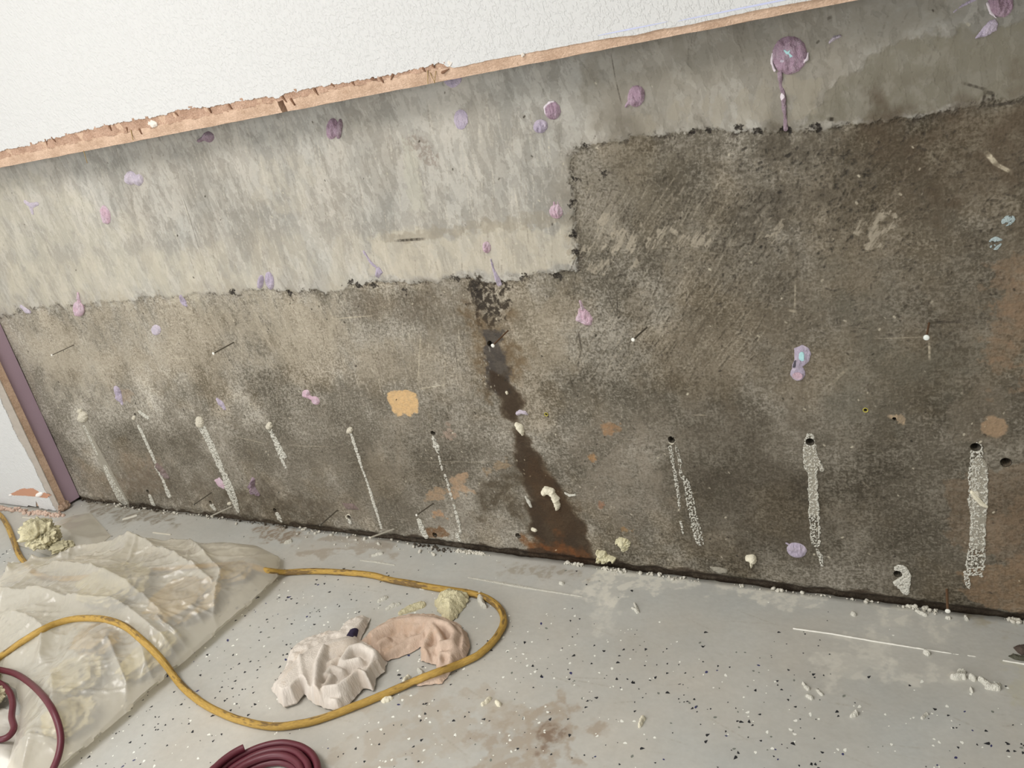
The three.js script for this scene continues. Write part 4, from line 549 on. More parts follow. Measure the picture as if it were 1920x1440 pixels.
wallLump('thin splatter of foam on the dry side of the stain', [[[1060, 924, 3], [1068, 929, 4], [1078, 928, 4]]], crustMat, 0.003);
// yellow plastic anchor sleeves in two small holes
for (const [px, py, label] of [[1024, 777, 'yellow plastic wall plug beside the wet stain'], [1623, 768, 'yellow plastic wall plug on the dark concrete']]) { const [x, y] = wallP(px, py), g = new THREE.LatheGeometry([[0.0032, -0.02], [0.0034, 0.0015], [0.0046, 0.0022], [0.0052, 0.0016], [0.005, 0.0004]].map(([a, b]) => new THREE.Vector2(a, b)), 18); g.rotateX(Math.PI / 2); const m = mesh(g, std(0xb9ae4e, 0.6, { side: THREE.DoubleSide })); m.position.set(x, y, wallZ(x, y)); addThing(m, 'wall_plug', label, 'wall plug', 'yellow wall plugs'); }

// ---------------------------------------------------------------- nails and pins sticking out of the concrete
const steel = std(0x6f6a60, 0.5, { metalness: 0.6 }), headWhite = std(0xe8e6dd, 0.6), rusty = std(0x6a4f38, 0.85), whiteRod = std(0xcfcabd, 0.6);
function pin(label, base, tip, mats, r = 0.0019, head = 0.0042, name = 'nail') {
  const b = wallP(...base), P0 = new THREE.Vector3(b[0], b[1], wallZ(b[0], b[1]) - 0.004), d = ray(...tip); let best = null;
  // the tip lies on its line of sight, as near as it can to straight out of the wall
  for (let z = 0.01; z < 0.12; z += 0.002) { const t = (z - EYE.z) / d.z, p = new THREE.Vector3(EYE.x + d.x * t, EYE.y + d.y * t, z), off = Math.hypot(p.x - b[0], p.y - b[1]); if (!best || off < best.off) best = { p, off }; }
  const P1 = best.p, len = P0.distanceTo(P1), g = addThing(new THREE.Group(), name, label, name, name + 's standing out of the concrete'); g.position.copy(P0); g.quaternion.setFromUnitVectors(new THREE.Vector3(0, 0, 1), P1.clone().sub(P0).normalize());
  const s = new THREE.CylinderGeometry(r, r, len, 10); s.rotateX(Math.PI / 2); s.translate(0, 0, len / 2); mesh(s, mats[0], 'shank', g);
  if (head) { const h = new THREE.LatheGeometry([[0, -0.002], [head * 0.8, -0.002], [head, -0.0008], [head, 0.0006], [head * 0.7, 0.0016], [0, 0.002]].map(([a, c]) => new THREE.Vector2(a, c)), 16); h.rotateX(Math.PI / 2); h.translate(0, 0, len); mesh(h, mats[1], 'nail_head', g); }
}
pin('nail with a white head on the scratched concrete below the pink dab', [1213, 614], [1187, 637], [steel, headWhite]);
pin('slender nail with a pale head below the skim edge', [438, 642], [400, 663], [steel, headWhite]);
pin('rusty nail with a bright white head beside the weeping hole', [952, 620], [924, 648], [rusty, headWhite], 0.0017, 0.0046);
pin('short nail with a shiny round head on the dark concrete', [1742, 606], [1737, 633], [rusty, std(0xdfe3dd, 0.3)], 0.0019, 0.0052);
pin('thin nail with a pale head near the purple end board', [138, 647], [97, 666], [steel, headWhite], 0.0013, 0.0036);
pin('grey nail without visible head above the bag', [396, 924], [364, 946], [steel, steel], 0.0017, 0.0028);
pin('bent grey nail beside the brown scrap', [632, 957], [600, 985], [steel, steel], 0.002, 0.003);
pin('grey nail with a pale tip above the shaggy foam smear', [812, 945], [781, 966], [steel, headWhite], 0.0017, 0.0032);
pin('dirty grey nail hanging over the floor joint', [1775, 1106], [1777, 1146], [rusty, headWhite], 0.0026, 0.005);
pin('white plastic pin over the floor joint by the twin-edged streak', [434, 951], [395, 968], [whiteRod, whiteRod], 0.0022, 0, 'pin');
pin('white plastic pin over the floor joint below the hair-thin streak', [739, 993], [694, 1008], [whiteRod, whiteRod], 0.0024, 0, 'pin');
// ---------------------------------------------------------------- crumpled translucent rubbish bag
// crisp folds: heights on a jittered triangle lattice, read back linearly so that the sheet breaks along straight creases
const hash = (i, j, k) => { let s = Math.imul(i, 374761393) + Math.imul(j, 668265263) + Math.imul(k, 2147483647) | 0; s = Math.imul(s ^ s >>> 13, 1274126177); return ((s ^ s >>> 16) >>> 0) / 4294967296; };
function facet(u, v, size, k) {
  const w = 0.25 * size; u += w * S(TA, u, v, size * 7); v += w * S(TC, u, v, size * 6);
  const y = v / size / 0.866, x = u / size - y * 0.5 * 0.866 * 1.1547, i = Math.floor(x), j = Math.floor(y), fx = x - i, fy = y - j, H = (a, b) => hash(a, b, k) * 2 - 1;
  if (fx + fy < 1) { const a = H(i, j); return a + (H(i + 1, j) - a) * fx + (H(i, j + 1) - a) * fy; }
  const d = H(i + 1, j + 1); return d + (H(i, j + 1) - d) * (1 - fx) + (H(i + 1, j) - d) * (1 - fy);
}
const bagOutline = [[1.25, 0.25], [1.262, 0.33], [1.256, 0.45], [1.248, 0.6], [1.242, 0.8], [1.236, 0.94], [1.2, 1.03], [1.11, 0.995], [1.03, 0.92], [0.94, 0.85], [0.85, 0.805], [0.6, 0.8], [0.38, 0.72], [0.26, 0.58], [0.26, 0.44], [0.36, 0.34], [0.55, 0.25], [0.75, 0.2], [0.95, 0.165], [1.08, 0.15], [1.19, 0.18]];
const bagSD = polySD(bagOutline.map(([x, z]) => [x, -z]));
const bagFold = [
  [[[100, 1049], [165, 1063], [240, 1098], [300, 1140]], 0.12, 0.03, 0.055], [[[0, 1102], [60, 1103], [150, 1115], [205, 1120], [290, 1165], [350, 1200]], 0.13, 0.034, 0.06],
  [[[110, 1030], [150, 1012], [210, 1006], [270, 1012], [350, 1060], [395, 1085]], 0.1, 0.03, 0.05], [[[318, 1002], [350, 1000], [385, 1045], [415, 1075]], 0.085, 0.03, 0.035], [[[372, 998], [420, 994], [466, 1000]], 0.07, 0.026, 0.04],
  [[[415, 1075], [392, 1135], [402, 1188]], 0.09, 0.022, 0.03], [[[402, 1192], [340, 1190], [300, 1170]], 0.08, 0.018, 0.026], [[[402, 1194], [350, 1212], [300, 1248]], 0.07, 0.018, 0.024], [[[402, 1196], [370, 1240], [330, 1280]], 0.05, 0.016, 0.024],
  [[[20, 1075], [18, 1050], [40, 1028], [60, 1040]], 0.09, 0.035, 0.04], [[[190, 1385], [215, 1320], [232, 1268], [210, 1210]], 0.08, 0.02, 0.03], [[[295, 1320], [280, 1260], [270, 1220]], 0.06, 0.018, 0.028], [[[0, 1140], [40, 1145], [75, 1165], [60, 1200]], 0.13, 0.03, 0.045], [[[250, 1100], [300, 1080], [370, 1060]], 0.11, 0.018, 0.03], [[[140, 1040], [175, 1022]], 0.11, 0.014, 0.02], [[[160, 1050], [205, 1030]], 0.11, 0.014, 0.02], [[[95, 1420], [100, 1330], [95, 1260]], 0.1, 0.016, 0.05], [[[110, 1425], [165, 1400], [210, 1372]], 0.03, 0.012, 0.03],
].map(([P, h, amp, w]) => { const q = P.map(([x, y]) => { const [a, b] = floorP(x, y, h); return [a, -b, w]; }), f = strokeSD(q); return [f, amp, w]; });
// sharp crinkles of the stiff film
const crinkles = []; for (let i = 0; i < 120; i++) { const x = rr(0.4, 1.22), z = rr(0.18, 0.98), a = rnd() < 0.6 ? rr(0.2, 1.0) : rr(0, 3.14), l = rr(0.03, 0.11), w = rr(0.007, 0.013); crinkles.push([strokeSD([[x - Math.cos(a) * l, -z - Math.sin(a) * l, w * 0.5], [x, -z, w], [x + Math.cos(a) * l, -z + Math.sin(a) * l, w * 0.5]]), rr(0.0025, 0.007), w]); }
function bagTop(x, v) { // height of the sheet over the floor, v = -z
  const d = bagSD(x, v); if (d <= 0) return 0;
  let h = 0.026 + 0.082 * (1 - Math.exp(-d / 0.075)) + 0.018 * S(TA, x, v, 1.3) * sm(0, 0.1, d);
  h += (0.02 * facet(x, v, 0.17, 3) + 0.01 * facet(x + 0.3, v * 0.8, 0.085, 5) + 0.0022 * facet(x, v + 0.2, 0.04, 7)) * sm(0, 0.06, d);
  for (const [f, amp, w] of bagFold) { const b = f.box; if (x < b[0] || x > b[2] || v < b[1] || v > b[3]) continue; const t = f(x, v); if (t > 0) { const q = t / w; h += 0.8 * amp * (0.35 * q + 0.65 * q ** 4) * sm(-0.01, 0.05, d); } }
  for (const [f, amp, w] of crinkles) { const b = f.box; if (x < b[0] || x > b[2] || v < b[1] || v > b[3]) continue; const t = f(x, v); if (t > 0) h += amp * (t / w) * sm(0, 0.04, d); }
  return h;
}
const bagH = (x, z) => bagTop(x, -z);
const bagMat = new THREE.MeshPhysicalMaterial({ color: 0xf4f0e6, roughness: 0.32, transmission: 0.68, thickness: 0, ior: 1.45, clearcoat: 0.7, clearcoatRoughness: 0.18, side: THREE.DoubleSide });
const bag = addThing(new THREE.Group(), 'plastic_bag', 'crumpled translucent plastic bag of foam scraps lying on the floor', 'plastic bag');
{ const f = (u, v) => bagSD(u, v) + 0.004 * S(TA, u, v, 0.5); f.box = bagSD.box; mesh(relief(f, 0.0033, (u, v) => Math.max(0.02, bagTop(u, v)), onFloor(0), { drop: 0.001, inset: 0.03 }), bagMat, 'bag_sheet', bag);
  const fl = polySD(toFloor([[20, 1019], [60, 1001], [92, 985], [140, 968], [170, 963], [190, 985], [208, 1006], [180, 1030], [100, 1045]])); mesh(relief(fl, 0.006, (u, v, d) => 0.004 + 0.035 * sm(0, 0.16, d) + 0.01 * (facet(u, v, 0.09, 2) + 0.6) * sm(0, 0.03, d), onFloor(0), { drop: 0.002 }), bagMat, 'bag_flap', bag); }
// foam scraps inside and on the bag
const scrapTex = colorTexture(128, (x, y) => { const n = S(TA, x, y, 1) * 14 + S(TB, x, y, 1) * 8; return [232 + n, 223 + n, 186 + n]; }, 1 / 0.2);
const scrapMat = new THREE.MeshStandardMaterial({ map: scrapTex, roughness: 0.9, bumpMap: foamBump, bumpScale: 0.003 }), ochreMat = new THREE.MeshStandardMaterial({ color: 0xd0b478, roughness: 0.9, bumpMap: foamBump, bumpScale: 0.003 });
function chunk(name, label, cat, group, c, r, mat, k = 0.3, det = 4, turn = 0) {
  const g = mergeVertices((() => { const q = new THREE.IcosahedronGeometry(1, det * 3); q.deleteAttribute('normal'); return q; })()), p = g.attributes.position, o = c[0] * 13 + c[2] * 7;
  for (let i = 0; i < p.count; i++) { const x = p.getX(i), y = p.getY(i), z = p.getZ(i), n = 1 + k * (S(TA, x + z * 0.7 + o, y + z * 0.4, 2.6) + 0.5 * S(TC, x - z + o, y + z, 1.3)); p.setXYZ(i, x * n * r[0], y * n * r[1], z * n * r[2]); }
  const gg = g; gg.computeVertexNormals(); let lo = 1e9; const q = gg.attributes.position; for (let i = 0; i < q.count; i++) lo = Math.min(lo, q.getY(i));
  const cu = gg.attributes.uv; for (let i = 0; i < cu.count; i++) cu.setXY(i, cu.getX(i) * 6 * r[0], cu.getY(i) * 3 * r[0]); const m = mesh(gg, mat); m.position.set(c[0], c[1] - lo, c[2]); m.rotation.y = turn; return addThing(m, name, label, cat, group);
}
const inBag = 'foam chunks packed in the bag';
chunk('foam_chunk', 'round pale foam chunk showing through the bag near its mouth', 'foam chunk', inBag, [1.12, 0.002, 0.84], [0.06, 0.026, 0.055], scrapMat);
chunk('foam_chunk', 'tan foam chunk showing through the bag under the cable arch', 'foam chunk', inBag, [0.93, 0.002, 0.62], [0.065, 0.026, 0.05], ochreMat);
chunk('foam_chunk', 'yellow foam chunk showing through the middle of the bag', 'foam chunk', inBag, [1.05, 0.002, 0.42], [0.1, 0.025, 0.09], ochreMat);
chunk('foam_chunk', 'long yellow foam chunk along the closed end of the bag', 'foam chunk', inBag, [1.1, 0.002, 0.27], [0.05, 0.018, 0.04], ochreMat);
chunk('foam_chunk', 'pale foam chunk deep in the bag', 'foam chunk', inBag, [0.75, 0.002, 0.42], [0.12, 0.03, 0.09], scrapMat);
chunk('foam_chunk', 'pale foam slab under the open side of the bag', 'foam chunk', inBag, [1.0, 0.002, 0.73], [0.07, 0.026, 0.06], scrapMat);
chunk('foam_chunk', 'cream foam slab along the straight edge of the bag', 'foam chunk', inBag, [1.14, 0.002, 0.62], [0.045, 0.022, 0.085], scrapMat);
{ const s = onSurface(82, 1016, bagH); chunk('foam_chunk', 'rough pale yellow foam chunk resting on top of the bag', 'foam chunk', 'foam chunks lying loose', [...((q) => [q[0], 0.03, q[1]])(floorP(82, 1014, 0.06))], [0.062, 0.045, 0.05], scrapMat, 0.34, 5);
  const s2 = onSurface(108, 1026, bagH); chunk('foam_chunk', 'flat pink-white foam flake against the yellow chunk on the bag', 'foam chunk', 'foam chunks lying loose', [...((q) => [q[0], 0.035, q[1]])(floorP(116, 1027, 0.045))], [0.05, 0.012, 0.03], scrapMat, 0.4, 4); }
// scraps spilling from the mouth
for (const [x, z, a, b, c, t, label, m] of [[0.74, 0.83, 0.05, 0.04, 0.04, 0.3, 'crumbly yellow foam scrap in the mouth of the bag', scrapMat], [0.83, 0.87, 0.045, 0.03, 0.03, 1.1, 'cream foam stick lying in the mouth of the bag', scrapMat], [0.78, 0.905, 0.05, 0.026, 0.035, 0.2, 'pinkish foam block below the mouth of the bag', std(0xe6cdb4, 0.9)], [0.66, 0.86, 0.05, 0.05, 0.05, 0.7, 'yellow foam lump behind the hose loop', scrapMat]]) chunk('foam_chunk', label, 'foam chunk', 'foam chunks lying loose', [x, 0.001, z], [a, b, c], m, 0.3, 3, t);
{ const f0 = polySD(toFloor([[-60, 1335], [10, 1330], [36, 1345], [42, 1380], [46, 1450], [-60, 1470]])), f = (u, v) => f0(u, v) + 0.004 * S(TA, u, v, 0.1); f.box = f0.box; addThing(mesh(relief(f, 0.005, (u, v, d) => 0.004 + 0.02 * sm(0, 0.06, d) + 0.012 * (facet(u, v, 0.05, 9) + 0.5) * sm(0, 0.03, d), onFloor(0), { drop: 0 }), std(0xd5d1c9, 0.6, { side: THREE.DoubleSide })), 'plastic_sheet', 'crumpled grey-white plastic sheet on the floor beside the hose loop', 'plastic sheet'); }

// ---------------------------------------------------------------- two dropped rags
const clothBump = grayTexture(256, (x, y) => 0.5 + 0.2 * S(TB, x, y, 1) + 0.3 * S(TC, x, y, 1), 1 / 0.12);
const clothTex = (r, g, b) => colorTexture(256, (x, y) => { const n = S(TA, x, y, 1) * 9 + S(TB, x, y, 1) * 5, s = sm(0.15, 0.6, S(TC, x, y, 1)) * 14; return [r + n - s * 0.2, g + n - s * 0.4, b + n - s * 0.6]; }, 1 / 0.3);
const creamCloth = new THREE.MeshPhysicalMaterial({ map: clothTex(210, 201, 191), roughness: 0.95, bumpMap: clothBump, bumpScale: 0.0015, sheen: 0.3, sheenRoughness: 0.8, side: THREE.DoubleSide }), beigeCloth = new THREE.MeshPhysicalMaterial({ map: clothTex(199, 176, 158), roughness: 0.95, bumpMap: clothBump, bumpScale: 0.0015, sheen: 0.3, sheenRoughness: 0.8, side: THREE.DoubleSide });
// folds: [pixel path, height of the crest, half width], laid at their own height over the floor
const foldSet = (L) => L.map(([P, h0, w0, base = 0.012]) => { const h = h0 * 0.82, w = w0 * 1.12; const q = P.map(([x, y]) => { const [a, b] = floorP(x, y, h); return [a, -b, w]; }), f = strokeSD(q); return [f, h, w, base]; });
const ragTops = []; const ragH = (x, z) => { let h = 0; for (const [sd, t] of ragTops) { const d = sd(x, -z); if (d > 0) h = Math.max(h, t(x, -z, d)); } return h; };
function ragTop(folds, base, sd) { const raw = (u, v, d) => { let h = base * (1 - Math.exp(-d / 0.008)) + 0.004 * S(TA, u, v, 0.09) + 0.0022 * S(TC, u * 1.4, v * 0.8, 0.06); for (const [f, hc, w] of folds) { const t = f(u, v); if (t > 0) { const q = t / w, e = 0.006 + (hc - 0.006) * Math.sqrt(q * (2 - q)); const k = 0.006; const m = Math.max(h, e), dlt = Math.abs(h - e); h = m + (dlt < k ? (k - dlt) ** 2 / (4 * k) : 0); } } return h; };
  const c = 0.0025, b = sd.box, u0 = b[0] - 0.02, v0 = b[1] - 0.02, nx = Math.ceil((b[2] - u0 + 0.02) / c), ny = Math.ceil((b[3] - v0 + 0.02) / c); let G = new Float32Array(nx * ny);
  for (let j = 0; j < ny; j++) for (let i = 0; i < nx; i++) G[j * nx + i] = raw(u0 + i * c, v0 + j * c, Math.max(0, sd(u0 + i * c, v0 + j * c)));
  for (let pass = 0; pass < 1; pass++) { const Q = G.slice(); for (let j = 1; j < ny - 1; j++) for (let i = 1; i < nx - 1; i++) { const k = j * nx + i; Q[k] = (4 * G[k] + 2 * (G[k - 1] + G[k + 1] + G[k - nx] + G[k + nx]) + G[k - nx - 1] + G[k - nx + 1] + G[k + nx - 1] + G[k + nx + 1]) / 16; } G = Q; }
  const topFn = (u, v, d) => { const x = clamp((u - u0) / c, 0, nx - 1.01), y = clamp((v - v0) / c, 0, ny - 1.01), i = x | 0, j = y | 0, tx = x - i, ty = y - j, k = j * nx + i; return Math.max(0.003, lerp(lerp(G[k], G[k + 1], tx), lerp(G[k + nx], G[k + nx + 1], tx), ty) * sm(-0.004, 0.012, d) + 0.003); }; ragTops.push([sd, topFn]); return topFn; }
const whiteFolds = foldSet([
  [[[534, 1300], [556, 1258], [578, 1236]], 0.058, 0.05], [[[545, 1312], [570, 1280], [590, 1240]], 0.05, 0.04], [[[575, 1232], [605, 1214], [640, 1206]], 0.052, 0.04], [[[606, 1210], [594, 1240], [589, 1292]], 0.068, 0.013], [[[516, 1290], [509, 1296]], 0.03, 0.012],
  [[[652, 1200], [664, 1175], [688, 1161]], 0.03, 0.013], [[[640, 1196], [652, 1182], [672, 1172]], 0.02, 0.016], [[[640, 1236], [656, 1212], [676, 1207], [700, 1220]], 0.062, 0.014], [[[646, 1240], [672, 1234]], 0.058, 0.012], [[[620, 1240], [634, 1232]], 0.05, 0.012], [[[612, 1262], [620, 1248], [640, 1256]], 0.05, 0.012],
  [[[588, 1300], [612, 1280], [620, 1265]], 0.05, 0.010], [[[606, 1287], [632, 1284], [656, 1268], [672, 1254], [684, 1262]], 0.062, 0.010], [[[672, 1254], [674, 1272], [692, 1294]], 0.05, 0.010], [[[684, 1262], [694, 1250], [700, 1232]], 0.05, 0.012], [[[700, 1236], [722, 1246], [724, 1262], [706, 1272], [700, 1294]], 0.032, 0.013], [[[706, 1226], [712, 1244], [704, 1262]], 0.042, 0.010],
  [[[580, 1314], [606, 1326], [634, 1334], [652, 1318], [668, 1298]], 0.03, 0.016], [[[592, 1298], [610, 1312], [632, 1314]], 0.036, 0.012], [[[640, 1300], [656, 1286]], 0.036, 0.02], [[[528, 1322], [545, 1326], [562, 1312]], 0.024, 0.016], [[[562, 1228], [566, 1256], [572, 1290]], 0.062, 0.012]]);
{ const sd = polySD(toFloor([[508, 1292], [516, 1287], [528, 1270], [538, 1248], [541, 1232], [556, 1214], [584, 1200], [615, 1191], [636, 1188], [646, 1176], [664, 1164], [683, 1158], [695, 1161], [690, 1178], [676, 1202], [704, 1216], [727, 1244], [723, 1264], [707, 1276], [702, 1299], [683, 1297], [668, 1312], [648, 1331], [636, 1339], [624, 1336], [595, 1328], [579, 1315], [573, 1306], [560, 1324], [535, 1332], [524, 1322], [518, 1306]])), f = (u, v) => sd(u, v) + 0.002 * S(TA, u, v, 0.08); f.box = sd.box;
  const rag = addThing(new THREE.Group(), 'cleaning_rag', 'crumpled off-white rag with a small navy tag', 'rag', 'dropped rags'); const top = ragTop(whiteFolds, 0.022, sd);
  mesh(relief(f, 0.0021, top, onFloor(0), { drop: 0.002, inset: 0.006 }), creamCloth, 'crumpled_cloth', rag);
  const tg = polySD(toFloor([[651, 1197], [658, 1186], [672, 1180], [667, 1192], [662, 1199]], 0.02)); mesh(relief(tg, 0.0015, (u, v) => Math.max(top(u, v, sd(u, v)) + 0.0015, 0.012), onFloor(0), { drop: 0.004 }), std(0x2c2440, 0.7), 'navy_tag', rag); }
const beigeFolds = foldSet([
  [[[676, 1204], [706, 1180], [740, 1163], [782, 1157], [815, 1160]], 0.046, 0.017], [[[690, 1204], [716, 1186], [740, 1172], [780, 1172], [806, 1166]], 0.036, 0.013], [[[812, 1160], [840, 1168], [852, 1184], [846, 1200], [826, 1204]], 0.05, 0.013], [[[806, 1164], [820, 1182], [828, 1200]], 0.046, 0.011], [[[800, 1168], [810, 1184], [796, 1204], [793, 1238]], 0.04, 0.011], [[[704, 1216], [712, 1236], [728, 1238], [764, 1226], [792, 1210]], 0.028, 0.011], [[[702, 1214], [714, 1202], [724, 1196]], 0.034, 0.010], [[[730, 1222], [756, 1206], [772, 1196]], 0.022, 0.010], [[[772, 1196], [790, 1190], [800, 1180]], 0.026, 0.009], [[[852, 1180], [872, 1196], [877, 1216], [868, 1236]], 0.03, 0.022], [[[830, 1204], [806, 1218]], 0.03, 0.012], [[[822, 1236], [826, 1224], [842, 1224], [850, 1238], [840, 1246]], 0.034, 0.009], [[[800, 1240], [816, 1242], [824, 1238]], 0.026, 0.010], [[[850, 1246], [826, 1258], [796, 1272], [784, 1284]], 0.016, 0.014], [[[846, 1210], [850, 1230]], 0.034, 0.018]]);
{ const sd = polySD(toFloor([[676, 1206], [690, 1190], [714, 1172], [740, 1160], [780, 1153], [811, 1153], [837, 1160], [863, 1173], [878, 1192], [882, 1215], [876, 1235], [858, 1250], [840, 1272], [829, 1284], [780, 1290], [790, 1276], [820, 1258], [818, 1250], [806, 1248], [791, 1242], [789, 1216], [767, 1228], [728, 1241], [712, 1238], [702, 1222]])), f = (u, v) => sd(u, v) + 0.002 * S(TA, u, v, 0.08); f.box = sd.box;
  const rag = mesh(relief(f, 0.0021, ragTop(beigeFolds, 0.013, sd), onFloor(0), { drop: 0.002, inset: 0.005 }), beigeCloth); addThing(rag, 'cleaning_rag', 'crumpled beige rag curled beside the cable', 'rag', 'dropped rags'); }

// ---------------------------------------------------------------- cable and hoses
function pathOn(px, r, hf, steps, smooth) {
  const c = new THREE.CatmullRomCurve3(px.map(([x, y]) => new THREE.Vector3(x, y, 0)), false, 'centripetal'), P = c.getSpacedPoints(steps), ys = P.map((p) => { const s = onSurface(p.x, p.y, hf, r); return s ? s.y : r; }), n = smooth;
  const y2 = ys.map((_, i) => { let m = 0, w = 0; for (let k = -n; k <= n; k++) { const q = ys[clamp(i + k, 0, ys.length - 1)], g = Math.exp(-(k * k) / (n * n * 0.3)); m += q * g; w += g; } return Math.max(m / w, r); });
  return P.map((p, i) => { const [x, z] = floorP(p.x, p.y, y2[i]); return new THREE.Vector3(x, y2[i], z); });
}
const cableTex = colorTexture(1024, (x, y) => { const n = sm(0.05, 0.5, S(TA, x * 4, y * 0.3, 0.6) + 0.5 * S(TB, x * 8, y * 0.25, 1)), m = S(TB, x * 9, y * 0.5, 0.7) * 14; return [lerp(186, 122, n) + m, lerp(150, 96, n) + m, lerp(72, 54, n) + m * 0.6]; }, 1, 64);
const cableMat = new THREE.MeshStandardMaterial({ map: cableTex, roughness: 0.55, bumpMap: dabBump, bumpScale: 0.0004 });
{ const flat = () => 0, R = 0.0086;
  const A = pathOn([[-40, 956], [-14, 957], [2, 968], [14, 986], [24, 1010]], R, flat, 12, 1);
  const hid = [[0.2, 0.37], [0.42, 0.42], [0.8, 0.3], [1.06, 0.222]].map(([x, z]) => new THREE.Vector3(x, R, z));
  const B = pathOn([[500, 1070], [530, 1073], [580, 1071], [640, 1073], [700, 1079], [730, 1087], [770, 1094], [820, 1103], [880, 1112], [915, 1123], [938, 1143], [945, 1165], [932, 1193], [900, 1225], [870, 1241], [800, 1268], [720, 1302], [640, 1334], [570, 1356], [510, 1362], [450, 1350], [400, 1330], [368, 1310], [338, 1283], [310, 1246], [285, 1218], [262, 1196], [235, 1175], [205, 1163], [165, 1159], [130, 1162], [95, 1173], [50, 1198], [0, 1232], [-50, 1268]], R, (x, z) => Math.max(bagH(x, z), ragH(x, z)), 260, 5);
  const curve = new THREE.CatmullRomCurve3([...A, ...hid, ...B], false, 'centripetal'), g = new THREE.TubeGeometry(curve, 900, R, 12, false), p = g.attributes.position;
  for (let i = 0; i < p.count; i++) { const u = p.getX(i), w = p.getZ(i); p.setY(i, Math.max(0.0005, p.getY(i) + 0.0008 * S(TA, u, w, 0.2))); p.setX(i, u + 0.0012 * S(TC, w, u, 0.25)); } g.computeVertexNormals();
  addThing(mesh(g, cableMat), 'power_cable', 'dirty yellow power cable looping round the rags and over the bag', 'cable'); }
const hoseMat = new THREE.MeshStandardMaterial({ color: 0x5e2430, roughness: 0.42 });
{ const R = 0.0075, top = (x, z) => bagH(x, z);
  const P = pathOn([[-70, 1262], [-30, 1254], [0, 1256], [30, 1264], [60, 1284], [88, 1314], [106, 1348], [114, 1384], [110, 1415], [98, 1445], [80, 1475]], R, top, 70, 8);
  addThing(mesh(new THREE.TubeGeometry(new THREE.CatmullRomCurve3(P), 160, R, 14), hoseMat), 'air_hose', 'dark red hose arching over the mouth of the bag', 'hose', 'dark red hoses');
  const Q = pathOn([[-60, 1255], [-20, 1272], [4, 1284], [18, 1298], [24, 1318], [22, 1345], [26, 1366], [14, 1382], [-12, 1388], [-50, 1380]], R, () => 0.03, 60, 5).map((p) => { p.y = Math.max(p.y, R); return p; });
  addThing(mesh(new THREE.TubeGeometry(new THREE.CatmullRomCurve3(Q), 140, R, 14), hoseMat), 'air_hose', 'dark red hose tucked among the foam scraps by the bag mouth', 'hose', 'dark red hoses');
  const c = floorP(492, 1500), pts = []; for (let i = 0; i <= 330; i++) { const t = i / 330 * 6.5, a = t * 2 * Math.PI + 0.6, lay = Math.floor(t / 3.2), rad = 0.128 - 0.0165 * (t % 3.2) + 0.004 * S(TA, t, 0.3, 1.7); pts.push(new THREE.Vector3(c[0] + Math.cos(a) * rad, 0.0078 + 0.0145 * lay * sm(3.0, 3.4, t) + 0.001 * Math.sin(a * 1.3), c[1] + Math.sin(a) * rad)); }
  addThing(mesh(new THREE.TubeGeometry(new THREE.CatmullRomCurve3(pts), 900, R, 12), hoseMat), 'air_hose', 'coil of dark red hose lying flat on the floor', 'hose', 'dark red hoses'); }

// ---------------------------------------------------------------- foam, plaster and litter on the floor
const fStroke = (P) => strokeSD(P.map(([x, y, w]) => { const [a, b] = floorP(x, y); return [a, -b, floorW(x, y, w)]; }));
const flatFloor = () => 0, floorLump = (name, label, cat, group, P, mat, tall, rough = 0.0018, cell = 0.0016) => foamLump(name, label, cat, group, P.map(fStroke), mat, tall, onFloor(0), flatFloor, cell, rough);
{ const f0 = polySD(toFloor([[814, 1132], [826, 1124], [838, 1118], [848, 1112], [862, 1115], [879, 1120], [881, 1130], [870, 1142], [861, 1156], [846, 1167], [832, 1160], [820, 1146]])), f = (u, v) => f0(u, v) + 0.005 * S(TA, u, v, 0.09); f.box = f0.box;
  addThing(mesh(relief(f, 0.0025, (u, v, d) => 0.004 + 0.03 * Math.sqrt(Math.min(1, d / 0.03)) + 0.008 * S(TA, u, v, 0.13) + 0.003 * S(TC, u, v, 0.04), onFloor(0), { drop: 0, inset: 0.004 }), scrapMat), 'foam_chunk', 'large broken pale yellow foam chunk between the beige rag and the cable', 'foam chunk', 'foam chunks lying loose'); }
